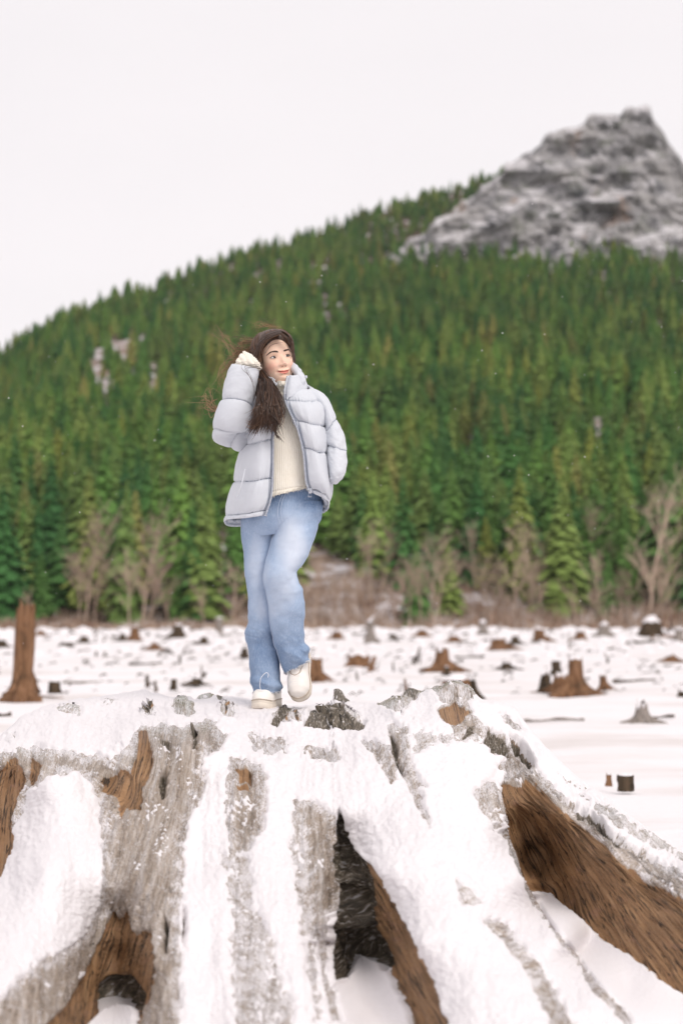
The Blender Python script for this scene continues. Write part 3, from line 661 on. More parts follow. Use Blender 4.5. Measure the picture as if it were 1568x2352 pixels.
# ------------------------------------------------------------------ old stumps, logs and sticks on the snow
def wood_mat(name, a, b, c, dark=.5):
    k = NM(name); g = k.obj()
    n = k.noise(k.map(g, (1, 1, .12)), 16, 5, .65); m = k.noise(g, 5, 4, .6)
    col = k.ramp(n, (.3, a), (.52, b), (.75, c))
    col = k.mix(k.fr(m, .52, .72, 0, dark), col, (.03, .026, .02))
    k.col(col).rough(.85).spec(.2); k.bump(n, .8, .02); return k.m
W_BROWN = wood_mat('brown_stump_wood', (.06, .035, .02), (.20, .105, .055), (.34, .20, .12))
W_DARK = wood_mat('dark_stump_wood', (.02, .016, .012), (.07, .05, .032), (.15, .10, .065))
W_GREY = wood_mat('grey_stump_wood', (.10, .085, .07), (.27, .235, .21), (.46, .42, .40), .25)
def stump(px, base, top, wd, label, mat=None, flare=1.9, roots=6, jag=.25, cap=.5, lean=0.0, seed=0, hollow=.0, fall=4.2, cat='stump', group='old stumps standing in the snowy lake bed', name='stump', taper=.85):
    rn = np.random.RandomState(seed*7+int(px)); mat = mat or W_BROWN
    Y = float(ground_Y(base)); m = Y/FPX; x = (px-784)*m; r = wd*m*.5; h = (base-top)*m
    root = empty(name, (x, Y, 0)); tag(root, label, cat, group)
    na, nh = 40, 22; a = np.arange(na)/na*2*math.pi; t = np.linspace(-.12, 1, nh)[:, None]
    ra = rn.uniform(0, 6.28); am = np.zeros(na)
    for q in range(roots):
        am += np.exp(-((np.angle(np.exp(1j*(a-ra-q*6.283/max(roots, 1)-rn.uniform(-.3, .3))))/.27)**2))*rn.uniform(.6, 1.3)
    tt = np.clip(t, 0, 1)
    fl = np.exp(-tt*fall)*(flare-1)
    R = r*(taper+(1-taper)*(1-tt)+fl*(.35+am[None]))*(1+.20*vn(np.cos(a)[None]*1.5, np.sin(a)[None]*1.5+t*2, seed+3)+.09*vn(np.cos(a)[None]*4, np.sin(a)[None]*4+t*1.5, seed))
    ht = 1+jag*vn(np.cos(a)*1.7, np.sin(a)*1.7, seed+.5)+.5*jag*vn(np.cos(a)*4, np.sin(a)*4, seed+9)
    Z = np.where(t > .5, h*(.5+(t-.5)*2*(ht[None]-.5)), h*t)
    G = np.stack([x+R*np.cos(a)+lean*Z, Y+R*np.sin(a), Z], -1)
    top_in = G[-1].copy(); cx = top_in.mean(0)
    ins = [cx+(top_in-cx)*f+np.array([0, 0, -hollow*h*(1-f)]) for f in (.86, .6, .3, .03)]
    G = np.concatenate([G, np.array(ins)]); F = grid_faces(na, len(G), True)
    mesh_np('trunk', G-np.array([0, 0, 0]), F, mat, root)
    if flare > 1.45 and wd < 60:      # surface roots reaching out over the snow
        for q in range(rn.randint(3, 6)):
            b = MB(); an = rn.uniform(0, 6.28); L = r*rn.uniform(2.0, 4.2); pts = []
            for u in np.linspace(0, 1, 7): pts.append((x+math.cos(an+.5*u*rn.uniform(-1, 1))*(r*.5+L*u), Y+math.sin(an)*(r*.5+L*u), h*.42*(1-u)**1.8+r*.10*(1-u)+.02*r-r*.25*u*u))
            b.tube(np.array(pts), r*np.array([.42, .36, .28, .22, .17, .12, .05]), 7); b.build('root', mat, root)
    if cap > 0:     # snow sitting on the top
        rr = np.linspace(0, .97, 9)[:, None]; hh = cap*r*.5*(1-rr**3)*(1+.4*vn(np.cos(a)[None]*2*rr, np.sin(a)[None]*2*rr, seed+5))
        q = cx+(top_in-cx)[None]*rr[..., None]; zt = cx[2]+(top_in[:, 2]-cx[2])[None]*rr
        q[..., 2] = np.maximum(zt-.02*r, cx[2]-hollow*h*.4)+hh-.03*r*rr; mesh_np('snow_cap', q, grid_faces(na, 9, True), SNOW, root)
    return root
def log(px0, y0, px1, y1, th, label, mat=None, cat='log', group='fallen logs half buried in snow', name='fallen_log', seed=0, snow=True, lift=.25):
    mat = mat or W_GREY
    Y0, Y1 = float(ground_Y(y0)), float(ground_Y(y1)); r = th*.5*Y0/FPX
    p0 = np.array([(px0-784)/FPX*Y0, Y0, r*lift]); p1 = np.array([(px1-784)/FPX*Y1, Y1, r*lift])
    root = empty(name, tuple((p0+p1)/2*[1, 1, 0])); tag(root, label, cat, group)
    n = 14; t = np.linspace(0, 1, n)[:, None]; pts = p0+(p1-p0)*t
    pts[:, 2] += r*.5*vn(t[:, 0]*4, seed, 1); pts[:, 1] += r*vn(t[:, 0]*3, seed, 7)
    b = MB(); rad = r*(1+.2*vn(t[:, 0]*6, seed, 2)); V, F = tube_np(pts, rad, 10); b.add(V, F)
    for e, s in ((0, 1), (-1, -1)):
        c = pts[e]; ring = V.reshape(n, 10, 3)[e]; VV = np.concatenate([ring, [c]]); b.add(VV, [[i, (i+1) % 10, 10] for i in range(10)])
    b.build('trunk', mat, root)
    if snow:
        q = pts[1:-1].copy(); q[:, 2] += r*.55; s = MB(); s.tube(q, r*.72*(1+.3*vn(t[1:-1, 0]*5, seed, 4)), 8); s.build('snow_cap', SNOW, root)
    return root
def sticks(px, base, items, label, mat=None, cat='branch', group='broken sticks poking out of the snow', name='broken_stick', seed=0):
    """thin upright or leaning pieces: (dx, dy, ex, ey, thickness) in measured units"""
    Y = float(ground_Y(base)); m = Y/FPX; root = empty(name, ((px-784)*m, Y, 0)); tag(root, label, cat, group)
    for i, (dx, dy, ex, ey, th) in enumerate(items):
        p0 = np.array([(px+dx-784)*m, Y+.05*i, dy*m-.03]); p1 = np.array([(px+ex-784)*m, Y+.1*((i*37) % 5-2)*m*10, ey*m])
        t = np.linspace(0, 1, 6)[:, None]; pts = p0+(p1-p0)*t; L = np.linalg.norm(p1-p0)
        pts[1:-1] += np.stack([vn(t[1:-1, 0]*3, i, seed), vn(t[1:-1, 0]*3, i, seed+5)*.5, 0*t[1:-1, 0]], -1)*L*.08
        b = MB(); b.tube(pts, th*m*.5*np.linspace(1, .55, 6), 6); b.build('stick', mat or W_DARK, root)
    return root
stump(58,1602,1418,44,'tall brown weathered stump at the left edge of the snowy lake bed',W_BROWN,2.1,6,.30,0,.02,1,taper=.88,fall=9)
stump(131,1590,1566,28,'small dark square stump just right of the tall brown stump',W_DARK,1.2,4,.15,.6,0,2)
stump(6,1487,1470,26,'dark low stump at the far left edge of the lake bed',W_DARK,1.5,5,.2,.5,0,3)
stump(155,1484,1476,30,'flat dark stump behind the tall brown stump on its right',W_DARK,1.4,5,.3,.6,0,4)
stump(313,1471,1441,20,'reddish brown stump near the far shore at the left',W_BROWN,1.9,5,.15,.3,-.03,5)
stump(284,1472,1456,14,'small snow topped stump left of the reddish far stump',W_DARK,1.8,4,.2,1.0,0,6)
stump(411,1464,1437,22,'dark stump with splayed roots left of the pale post',W_DARK,2.4,6,.2,.5,0,7)
stump(505,1456,1420,16,'pale grey upright post stump beyond the woman on the left',W_GREY,1.3,3,.1,.7,0,8,taper=.95)
sticks(232,1504,[(-8,0,-8,8,8),(8,-8,12,8,7)],'two dark chunks of wood on snow left of the leaning log',seed=1)
sticks(384,1506,[(-20,2,2,16,7),(2,16,18,2,6),(0,4,4,20,4)],'bent dark branch lying like a low arch in the snow',seed=2)
sticks(414,1522,[(0,0,2,18,7)],'short thick stick below the bent dark branch',seed=3)
sticks(424,1501,[(0,0,2,14,6)],'thin stick right of the bent dark branch',seed=4)
log(300,1527,372,1522,7,'thin grey log lying left of centre in the snow',W_DARK,seed=5)
log(150,1569,240,1566,6,'long thin pale log behind the giant stump at the left',W_GREY,seed=6)
sticks(341,1575,[(0,0,0,25,11)],'dark upright post just behind the giant stump rim',W_DARK,'post','broken posts behind the giant stump','post',seed=7)
sticks(361,1586,[(0,0,0,22,9)],'shorter dark post right of the upright post behind the rim',W_DARK,'post','broken posts behind the giant stump','post',seed=8)
stump(402,1583,1560,14,'narrow dark stump with a pale side left of the woman',W_DARK,1.2,3,.2,.4,0,9)
stump(455,1572,1558,22,'low dark stump with a root reaching left beside the woman',W_DARK,2.2,4,.4,.5,0,10)
sticks(466,1552,[(0,0,-2,24,5),(2,0,9,8,9)],'forked dark stick standing left of the woman',seed=9)
stump(726,1566,1513,30,'brown snow topped stump just right of the raised shoe',W_BROWN,1.6,5,.15,.7,.0,11)
stump(563,1509,1490,16,'small dark stump peeping out behind the left trouser leg',W_DARK,1.5,4,.2,.6,0,12)
log(-60,1644,32,1642,10,'dark wet log at the left edge beside the giant stump',W_DARK,seed=10)
stump(824,1531,1507,50,'wide low orange brown stump right of the woman',W_BROWN,1.35,6,.25,.7,.0,13,hollow=.3)
stump(850,1540,1508,10,'thin root stub at the right end of the wide orange stump',W_BROWN,1.6,3,.2,.4,.3,14)
sticks(820,1564,[(0,0,-2,22,6)],'dark upright stick in front of the wide orange stump',seed=11)
sticks(959,1522,[(-8,0,4,36,7),(-14,-2,-2,16,8),(4,0,5,22,4)],'cluster of pointed dark sticks left of the spiky stump',seed=12)
stump(1012,1541,1497,36,'spiky brown stump with long dark roots right of centre',W_BROWN,2.4,6,.5,.4,.05,15)
stump(1024,1550,1532,12,'small dark root stub in front of the spiky stump',W_DARK,1.8,4,.3,.4,0,16)
log(1045,1511,1108,1508,6,'thin dark log right of the spiky stump',W_DARK,seed=13)
sticks(931,1606,[(0,0,-3,46,9),(-6,0,2,30,6),(4,0,8,36,4)],'thin brown twisted stub rising behind the giant stump rim',W_BROWN,seed=14)
stump(1046,1612,1564,74,'wide flat topped brown stump behind the giant stump knob',W_BROWN,1.3,6,.12,.7,.0,17)
stump(1088,1602,1562,16,'steep dark root at the right of the wide flat topped stump',W_DARK,2.2,3,.3,.3,-.15,18)
stump(1274,1548,1519,22,'dark square post stump behind the big root cluster',W_DARK,1.2,4,.1,.5,0,19)
stump(1318,1594,1517,34,'big orange brown stump with a sprawling mass of roots at right',W_BROWN,3.0,8,.12,.6,0,20)
stump(1250,1585,1550,24,'broken root block at the left of the big root cluster',W_DARK,1.7,5,.35,.8,0,21)
stump(1283,1588,1556,34,'snowy root hump inside the big root cluster',W_BROWN,1.7,5,.4,1.0,0,22)
stump(1382,1582,1553,17,'small upright root at the right of the big root cluster',W_BROWN,2.2,5,.25,.4,-.1,23)
log(1404,1568,1492,1566,8,'straight dark log pointing right from the root cluster',W_DARK,seed=15,lift=.9)
stump(1468,1658,1622,26,'icy grey hollow stump on open snow at right',W_GREY,3.2,6,.5,.5,0,24,hollow=.5)
sticks(1474,1640,[(0,0,-2,32,8),(-18,0,-14,22,7),(-14,22,-2,30,5)],'twisted dark prongs on the icy grey stump',W_DARK,seed=16)
log(1490,1650,1540,1645,6,'short olive branch on the snow right of the icy stump',W_DARK,seed=17)
stump(1429,1813,1781,38,'dark square stump alone on the snow beside the right root',W_DARK,1.12,4,.10,.45,0,25,taper=.97)
stump(1390,1803,1780,13,'thin broken slab left of the dark square stump',W_BROWN,1.3,3,.3,.4,0,26)
stump(1562,1604,1588,26,'dark log end at the right edge of the lake bed',W_DARK,1.3,4,.2,.6,0,27)
stump(1041,1473,1460,22,'low brown stump near the far shore right of centre',W_BROWN,1.6,5,.25,.9,0,28)
stump(1142,1492,1468,34,'brown arched stump with open roots near the far shore',W_BROWN,1.9,6,.35,.9,0,29)
stump(1236,1473,1447,24,'reddish square stump near the far shore at right',W_BROWN,1.5,5,.12,.9,0,30)
sticks(1306,1490,[(0,0,-4,36,5),(0,0,4,14,4)],'thin pale leaning stick near the far shore at right',W_GREY,seed=18)
log(1436,1477,1500,1474,8,'dark log under the snowy boulder at right',W_DARK,seed=19)
log(1494,1466,1550,1462,9,'red brown log near the far shore at the right edge',W_BROWN,seed=20)
stump(1490,1462,1432,50,'large round stump buried under snow near the far right shore',W_DARK,1.2,5,.2,1.3,0,31)
stump(1556,1474,1447,24,'grey chunk stump at the far right edge of the lake bed',W_GREY,1.4,5,.3,.9,0,32)
stump(849,1476,1434,18,'snow plastered broken tree base near the far shore',W_GREY,2.2,5,.5,1.2,0,33)
stump(1106,1456,1432,20,'snow humped stump before the far shore brush',W_GREY,1.6,5,.4,1.3,0,34)
stump(1385,1462,1438,26,'snow covered double hump stump by the far right shore',W_GREY,1.6,5,.5,1.4,0,35)
sticks(1390,1522,[(0,0,-6,24,4),(0,0,5,10,5)],'thin olive twig standing in snow above the root cluster',seed=21)
sticks(902,1538,[(0,0,0,18,5)],'small twig between the orange stump and the pointed sticks',seed=22)
log(1200,1656,1335,1652,7,'pale buried log just beyond the right rim of the giant stump',W_GREY,seed=23)
stump(196,1476,1462,18,'small dark stump midway between the flat stump and the reddish stump',W_DARK,1.8,5,.4,.5,0,41)
stump(356,1492,1478,20,'brown broken stump right of the reddish far stump',W_BROWN,1.9,5,.5,.5,.1,42)
stump(470,1478,1465,16,'dark little stump just left of the pale grey post',W_DARK,1.9,5,.4,.5,0,43)
stump(96,1462,1450,18,'far small stump above the flat dark stump at left',W_BROWN,1.6,5,.4,.8,0,44)
stump(775,1468,1452,20,'far brown stump just right of the trouser knees',W_BROWN,1.8,5,.5,.9,0,45)
stump(900,1470,1456,18,'dark stump near the shore right of the plastered tree base',W_DARK,1.8,5,.5,.8,0,46)
stump(968,1462,1446,20,'ragged brown stump near the shore left of the low far stump',W_BROWN,1.9,5,.5,1.0,0,47)
stump(1180,1478,1462,18,'dark ragged stump between the arched stump and the reddish square stump',W_DARK,1.9,5,.5,.7,0,48)
stump(1330,1470,1452,22,'brown snow capped stump below the double snow hump',W_BROWN,1.8,5,.4,1.1,0,49)
stump(1160,1536,1522,20,'small olive brown stump alone between the spiky stump and the root cluster',W_DARK,2.0,5,.5,.5,0,50)
stump(1538,1520,1506,24,'low brown root stump near the right edge beyond the straight log',W_BROWN,2.0,5,.5,.6,0,51)
def litter():
    rn = np.random.RandomState(8); b = MB()
    for i in range(640):
        y = 1447+ (rn.rand()**1.7)*150; px = rn.uniform(-100, 1700); Y = float(ground_Y(y)); m = Y/FPX
        w_, h_ = rn.uniform(3, 20)*m, rn.uniform(1.2, 6)*m
        x = (px-784)*m; a = rn.uniform(-.4, .4)
        pts = [(x-w_*.5, Y, .0), (x, Y+rn.uniform(-.2, .2), h_), (x+w_*.5, Y, h_*rn.uniform(0, .8))]
        b.tube(pts, [h_*.25, h_*.4, h_*.25], 5)
    o = b.build('wood_litter', W_DARK); tag(o, 'scattered driftwood bits half buried across the snow', None, None, 'stuff')
    s = MB(); 
    for i in range(420):
        y = 1446+(rn.rand()**2)*60; px = rn.uniform(-100, 1700); Y = float(ground_Y(y)); m = Y/FPX; x = (px-784)*m; r = rn.uniform(4, 14)*m
        a = np.arange(8)/8*6.283; V = [(x, Y, r*.7)]+[(x+r*math.cos(q)*rn.uniform(.8, 1.2), Y+r*math.sin(q), r*.35) for q in a]+[(x+1.5*r*math.cos(q), Y+1.5*r*math.sin(q), -.05) for q in a]
        F = [(0, 1+j, 1+(j+1) % 8, 1+(j+1) % 8) for j in range(8)]+[(1+j, 9+j, 9+(j+1) % 8, 1+(j+1) % 8) for j in range(8)]
        s.add(np.array(V), np.array(F))
    o = s.build('snow_mounds', SNOW); tag(o, 'small lumps of snow over buried wood near the shore', None, None, 'stuff')
litter()
# ------------------------------------------------------------------ the woman
Y0 = 6.2
def W(px, py, off=0.0): return P(px, py, Y0+np.asarray(off, float))
PERSON = empty('person', tuple(W(640, 1622, .02)*np.array([1, 1, 1])))
tag(PERSON, 'smiling woman in pale puffer jacket and light jeans standing on the giant stump', 'person')
def loft(rows, n=72, m=180, ex=2.3):
    r = np.asarray(rows, float); t = np.linspace(0, len(r)-1, m); q = cr(r, t)
    Lw, Rw = W(q[:, 0], q[:, 1], q[:, 4]), W(q[:, 2], q[:, 3], q[:, 4])
    c = (Lw+Rw)/2; a = (Rw-Lw)/2; ph = np.arange(n)/n*2*math.pi
    cx = np.sign(np.cos(ph))*np.abs(np.cos(ph))**(2/ex); sx = np.sign(np.sin(ph))*np.abs(np.sin(ph))**(2/ex)
    G = c[:, None]+a[:, None]*cx[None, :, None]; G[..., 1] += q[:, 5][:, None]*sx[None]
    N = grid_normals(G, True); s = np.sign(((G-c[:, None])*N).sum(-1).mean()); N = N*s
    return G, N, np.broadcast_to(ph, G.shape[:2]), np.broadcast_to(t[:, None], G.shape[:2])
def out(F, G, N):
    """faces wound so that they look the way N does"""
    V = G.reshape(-1, 3); M = N.reshape(-1, 3); k_ = F[:: max(1, len(F)//400)]
    n = np.cross(V[k_[:, 1]]-V[k_[:, 0]], V[k_[:, 3]]-V[k_[:, 0]]); return F if (n*M[k_[:, 0]]).sum() > 0 else F[:, ::-1]
def solid(ob, th=.012, off=-1):
    md = ob.modifiers.new('thickness', 'SOLIDIFY'); md.thickness = th; md.offset = off; return ob

# materials
k = NM('jacket_fabric'); g = k.obj()
k.col(k.mix(k.noise(g, 9, 3), (.57, .602, .655), (.615, .64, .685))).rough(.62).spec(.25)
k.b.inputs['Sheen Weight'].default_value = .15
n1 = k.bump(k.noise(k.map(g, (1, 1, .5)), 60, 4, .6), .18, .004); k.bump(k.noise(g, 400, 2), .15, .001, n1); M_JACKET = k.m
k = NM('jacket_seam_shade'); k.col((.26, .30, .375)).rough(.7); M_SEAM_SHADE = k.m  # seam thread, darkened to carry the shade of the creases
k = NM('zip_tape'); k.col((.17, .205, .28)).rough(.7); M_TAPE = k.m
k = NM('zip_teeth'); k.col((.60, .63, .69)).rough(.4); M_ZIP = k.m
k = NM('cream_knit'); g = k.obj()
wv = k.n('ShaderNodeTexWave', wave_type='BANDS', bands_direction='X'); k.l(g, wv.inputs[0]); wv.inputs['Scale'].default_value = 38; wv.inputs['Distortion'].default_value = 1.2; wv.inputs['Detail'].default_value = 2
k.col(k.mix(k.noise(g, 30, 4), (.85, .79, .67), (.91, .875, .79))).rough(.9).spec(.1); k.b.inputs['Sheen Weight'].default_value = .3
n1 = k.bump(wv.outputs[0], .35, .004); k.bump(k.noise(g, 160, 3, .7), .5, .004, n1); M_KNIT = k.m
k = NM('denim'); g = k.obj()
wv = k.noise(k.map(g, (1, 1, .25)), 260, 3, .7); bl = k.noise(k.map(g, (1, 1, .6)), 14, 4)
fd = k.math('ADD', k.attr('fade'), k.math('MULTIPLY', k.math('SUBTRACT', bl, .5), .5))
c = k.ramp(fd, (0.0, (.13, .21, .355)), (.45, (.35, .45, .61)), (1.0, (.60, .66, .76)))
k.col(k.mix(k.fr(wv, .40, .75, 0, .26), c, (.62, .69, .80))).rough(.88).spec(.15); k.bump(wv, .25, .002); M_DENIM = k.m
k = NM('seam_thread'); k.col((.42, .50, .63)).rough(.9); M_DSEAM = k.m
k = NM('frayed_thread'); k.col((.78, .79, .82)).rough(.9); M_FRAY = k.m
k = NM('shoe_leather'); g = k.obj(); k.col((.87, .83, .78)).rough(.5); k.bump(k.noise(g, 120, 3), .15, .002); M_SHOE = k.m
k = NM('shoe_sole'); k.col((.73, .66, .57)).rough(.6); M_SOLE = k.m
k = NM('shoe_stitch_shade'); k.col((.42, .34, .27)).rough(.8); M_STITCH_SHADE = k.m  # stitch colour, also painted where grooves and gaps are shaded
k = NM('skin'); k.col(k.attr('skin', True)).rough(.48).spec(.35); k.b.inputs['Subsurface Weight'].default_value = .12; k.b.inputs['Subsurface Radius'].default_value = (.012, .005, .003); k.b.inputs['Subsurface Scale'].default_value = 1.0; M_SKIN = k.m
k = NM('eye'); k.col(k.attr('eyecol', True)).rough(.25).spec(.25); M_EYE = k.m
k = NM('brow_hair'); k.col((.055, .035, .028)).rough(.8); M_BROW = k.m
k = NM('hair'); k.col(k.ramp(k.attr('tone'), (0, (.017, .009, .006)), (.5, (.075, .036, .02)), (.8, (.20, .10, .05)), (1, (.42, .26, .13)))).rough(.34).spec(.6); M_HAIR = k.m

# ---- head, neck, hidden limbs: one continuous body
HM = (Matrix.Rotation(math.radians(-12), 3, 'Y') @ Matrix.Rotation(math.radians(22), 3, 'Z') @ Matrix.Rotation(math.radians(-5), 3, 'X'))
HMn = np.array(HM)
HO = W(646.0, 818, -.075)-HMn@np.array([0, -.087, 0])
def HW(p): return np.asarray(p, float)@HMn.T+HO
HR = np.array([  # z, front, back, half width, front exponent
 (.121,.004,.010,.006,2.2),(.117,.040,.055,.034,2.2),(.106,.063,.076,.051,2.2),(.086,.082,.092,.065,2.2),(.060,.0925,.100,.0715,2.25),(.035,.0965,.103,.0735,2.25),
 (.010,.0935,.100,.074,2.2),(-.010,.0905,.096,.0725,2.15),(-.030,.0895,.090,.070,2.1),(-.050,.0885,.083,.066,2.0),(-.065,.0880,.076,.0615,1.9),(-.080,.0868,.070,.056,1.8),
 (-.092,.0868,.064,.050,1.72),(-.104,.0835,.060,.043,1.7),(-.113,.071,.058,.041,1.75),(-.120,.047,.057,.043,1.9),(-.128,.030,.056,.046,2.),(-.145,.020,.057,.048,2.),(-.175,.022,.060,.050,2.),(-.21,.03,.065,.055,2.)])
def gs(x, z, x0, z0, sx, sz): return np.exp(-((x-x0)/sx)**2-((z-z0)/sz)**2)
def mouth_z(x): return -.0712+10.5*x*x
def head_surface():
    m, n = 260, 220
    zi = np.linspace(0, len(HR)-1, m); q = cr(HR, zi)
    ph = np.linspace(0, 2*math.pi, n, endpoint=False); ph = ph+.32*np.sin(2*ph)*0
    ph = ph-.35*np.cos(ph)*-1*np.abs(np.sin(ph))*0
    c, s = np.cos(ph)[None], np.sin(ph)[None]; ex = 2/q[:, 4][:, None]
    fr = s < 0
    x = np.where(fr, q[:, 3][:, None]*np.sign(c)*np.abs(c)**ex, q[:, 3][:, None]*c)
    y = np.where(fr, -q[:, 1][:, None]*np.abs(s)**ex, q[:, 2][:, None]*s)
    z = np.broadcast_to(q[:, 0][:, None], x.shape).copy()
    G = np.stack([x, y, z], -1); N = grid_normals(G, True); N *= np.sign((N*(G-np.array([0, 0, 0]))).sum(-1).mean())
    ax = np.abs(x); front = sstep(.02, -.03, y)
    d = .0030*gs(ax, z, .030, .021, .020, .008)-.0035*gs(x, z, 0, .004, .011, .010)-.0085*gs(ax, z, .0315, -.001, .0165, .0115)
    d += .0055*gs(ax, z, .041, -.034, .019, .017)+.0035*gs(x, z, 0, -.100, .016, .010)-.0030*gs(x, z, 0, -.0865, .015, .0045)
    d -= .0018*np.exp(-((ax-.026-.35*(-.045-z))/.004)**2)*sstep(-.078, -.06, z)*sstep(-.036, -.048, z)
    mz = mouth_z(x); wm = sstep(.0305, .020, ax)
    d += wm*(.0042*np.exp(-((z-mz-.0050)/.0040)**2)*(1-.25*np.exp(-(x/.004)**2))+.0055*np.exp(-((z-mz+.0062)/.0052)**2)*sstep(.024, .010, ax)-.0040*np.exp(-((z-mz)/.0016)**2))
    d -= .0030*gs(ax, z, .030, -.0655, .005, .006)
    G = G+N*(d*front)[..., None]
    hz = np.interp(-z, [-.014, 0, .012, .024, .033, .039, .0445, .050, .053], [0, .0035, .0090, .0150, .0195, .0200, .0125, .003, 0])
    sg = np.interp(-z, [0, .02, .034, .042, .052], [.0090, .0085, .0115, .0135, .012])
    ns = hz*np.exp(-(x/sg)**2)+.0055*gs(ax, z, .0140, -.0405, .0055, .0060)
    G[..., 1] -= ns*front
    G[..., 0] -= .075*np.clip(-.03-z, 0, .085)*front
    # skin colour: lips, cheeks; shade of nostrils, mouth line and smile folds painted in
    base = np.array([.86, .61, .47]); col = np.broadcast_to(base, G.shape).copy()
    def mixc(c, f):
        nonlocal col
        f = np.clip(f, 0, 1)[..., None]; col = col*(1-f)+np.array(c)*f
    mixc((.76, .34, .27), front*.55*gs(ax, z, .048, -.036, .022, .020)); mixc((.77, .38, .31), front*.35*gs(x, z, 0, -.036, .012, .012))
    mixc((.62, .40, .30), front*.30*gs(ax, z, .033, .006, .019, .008))
    lu = sstep(.0300, .0275, ax)*sstep(mz+.0085-.0025*np.exp(-(x/.005)**2)-.22*ax, mz+.0068-.0025*np.exp(-(x/.005)**2)-.22*ax, z)*sstep(mz-.0125+.35*ax, mz-.0108+.35*ax, z)
    mixc((.70, .235, .19), front*lu*.92); mixc((.22, .05, .05), front*.8*sstep(.0275, .024, ax)*np.exp(-((z-mz)/.0011)**2))
    mixc((.25, .10, .08), front*gs(ax, z, .0075, -.0485, .0040, .0022)*.9)
    mixc((.60, .36, .27), front*.25*np.exp(-((ax-.028-.35*(-.045-z))/.003)**2)*sstep(-.074, -.06, z)*sstep(-.036, -.048, z))
    return G, N, col
HG, HN, HC = head_surface()
def face_y(x, z, back=0.0):
    """depth of the face surface at local x, z"""
    f = HG[..., 1] < -.02; pts = HG[f]
    d = ((pts[:, [0, 2]][None]-np.stack([np.ravel(x), np.ravel(z)], -1)[:, None])**2).sum(-1)
    i = np.argsort(d, 1)[:, :4]; wgt = 1/(np.take_along_axis(d, i, 1)+1e-8)
    return ((pts[:, 1][i]*wgt).sum(1)/wgt.sum(1)).reshape(np.shape(x))
def body():
    b = MB(); cols = []
    V = HW(HG.reshape(-1, 3)); m, n = HG.shape[:2]; b.add(V, grid_faces(n, m, True)); cols.append(HC.reshape(-1, 3))
    # torso, arms and legs under the clothes, right hand with five fingers inside its knitted cuff
    sk = lambda V: np.tile([[.86, .61, .47]], (len(V), 1))
    def part(rows, n=24, mm=40):
        G, _, _, _ = loft(rows, n, mm); b.add(G.reshape(-1, 3), grid_faces(n, mm, True)); cols.append(sk(G.reshape(-1, 3)))
    part([(632,885,666,885,.02,.045),(618,918,692,912,.03,.06),(600,960,715,955,.02,.09),(612,1050,712,1050,.01,.09),(585,1140,725,1135,.0,.10),(575,1185,728,1180,.0,.10)])
    part([(575,1170,635,1170,.03,.08),(575,1300,618,1300,.04,.06),(585,1420,622,1420,.04,.05),(598,1560,628,1560,.05,.035)])
    part([(648,1165,725,1160,-.02,.08),(625,1310,676,1310,-.08,.055),(640,1420,690,1415,-.04,.05),(668,1530,700,1518,.03,.035)])
    part([(600,925,585,990,.03,.05),(560,975,545,1015,0,.045),(545,975,512,995,-.09,.04),(560,920,535,918,-.13,.035),(573,850,556,846,-.11,.028)])
    part([(712,925,730,915,.0,.035),(752,982,770,974,-.02,.035),(762,1046,780,1048,-.05,.032),(757,1085,770,1092,-.09,.022)])
    ps = [[(560,842),(559,826),(566,818),(572,822)],[(565,842),(567,826),(574,821),(579,827)],[(570,843),(575,830),(581,827),(584,833)],[(575,845),(582,836),(587,834),(588,840)],[(562,846),(572,838),(580,838),(584,842)]]
    for i, f in enumerate(ps):
        pts = np.array([W(x, y, -.11+.008*i) for x, y in f]); V, F = tube_np(cr(pts, np.linspace(0, 3, 10)), np.linspace(.009, .0065, 10), 8); b.add(V, F); cols.append(sk(V))
    F = np.concatenate(b.F); V = np.concatenate(b.V)
    mesh_np('body', V, F, M_SKIN, PERSON, {'skin': np.concatenate(cols)})
body()
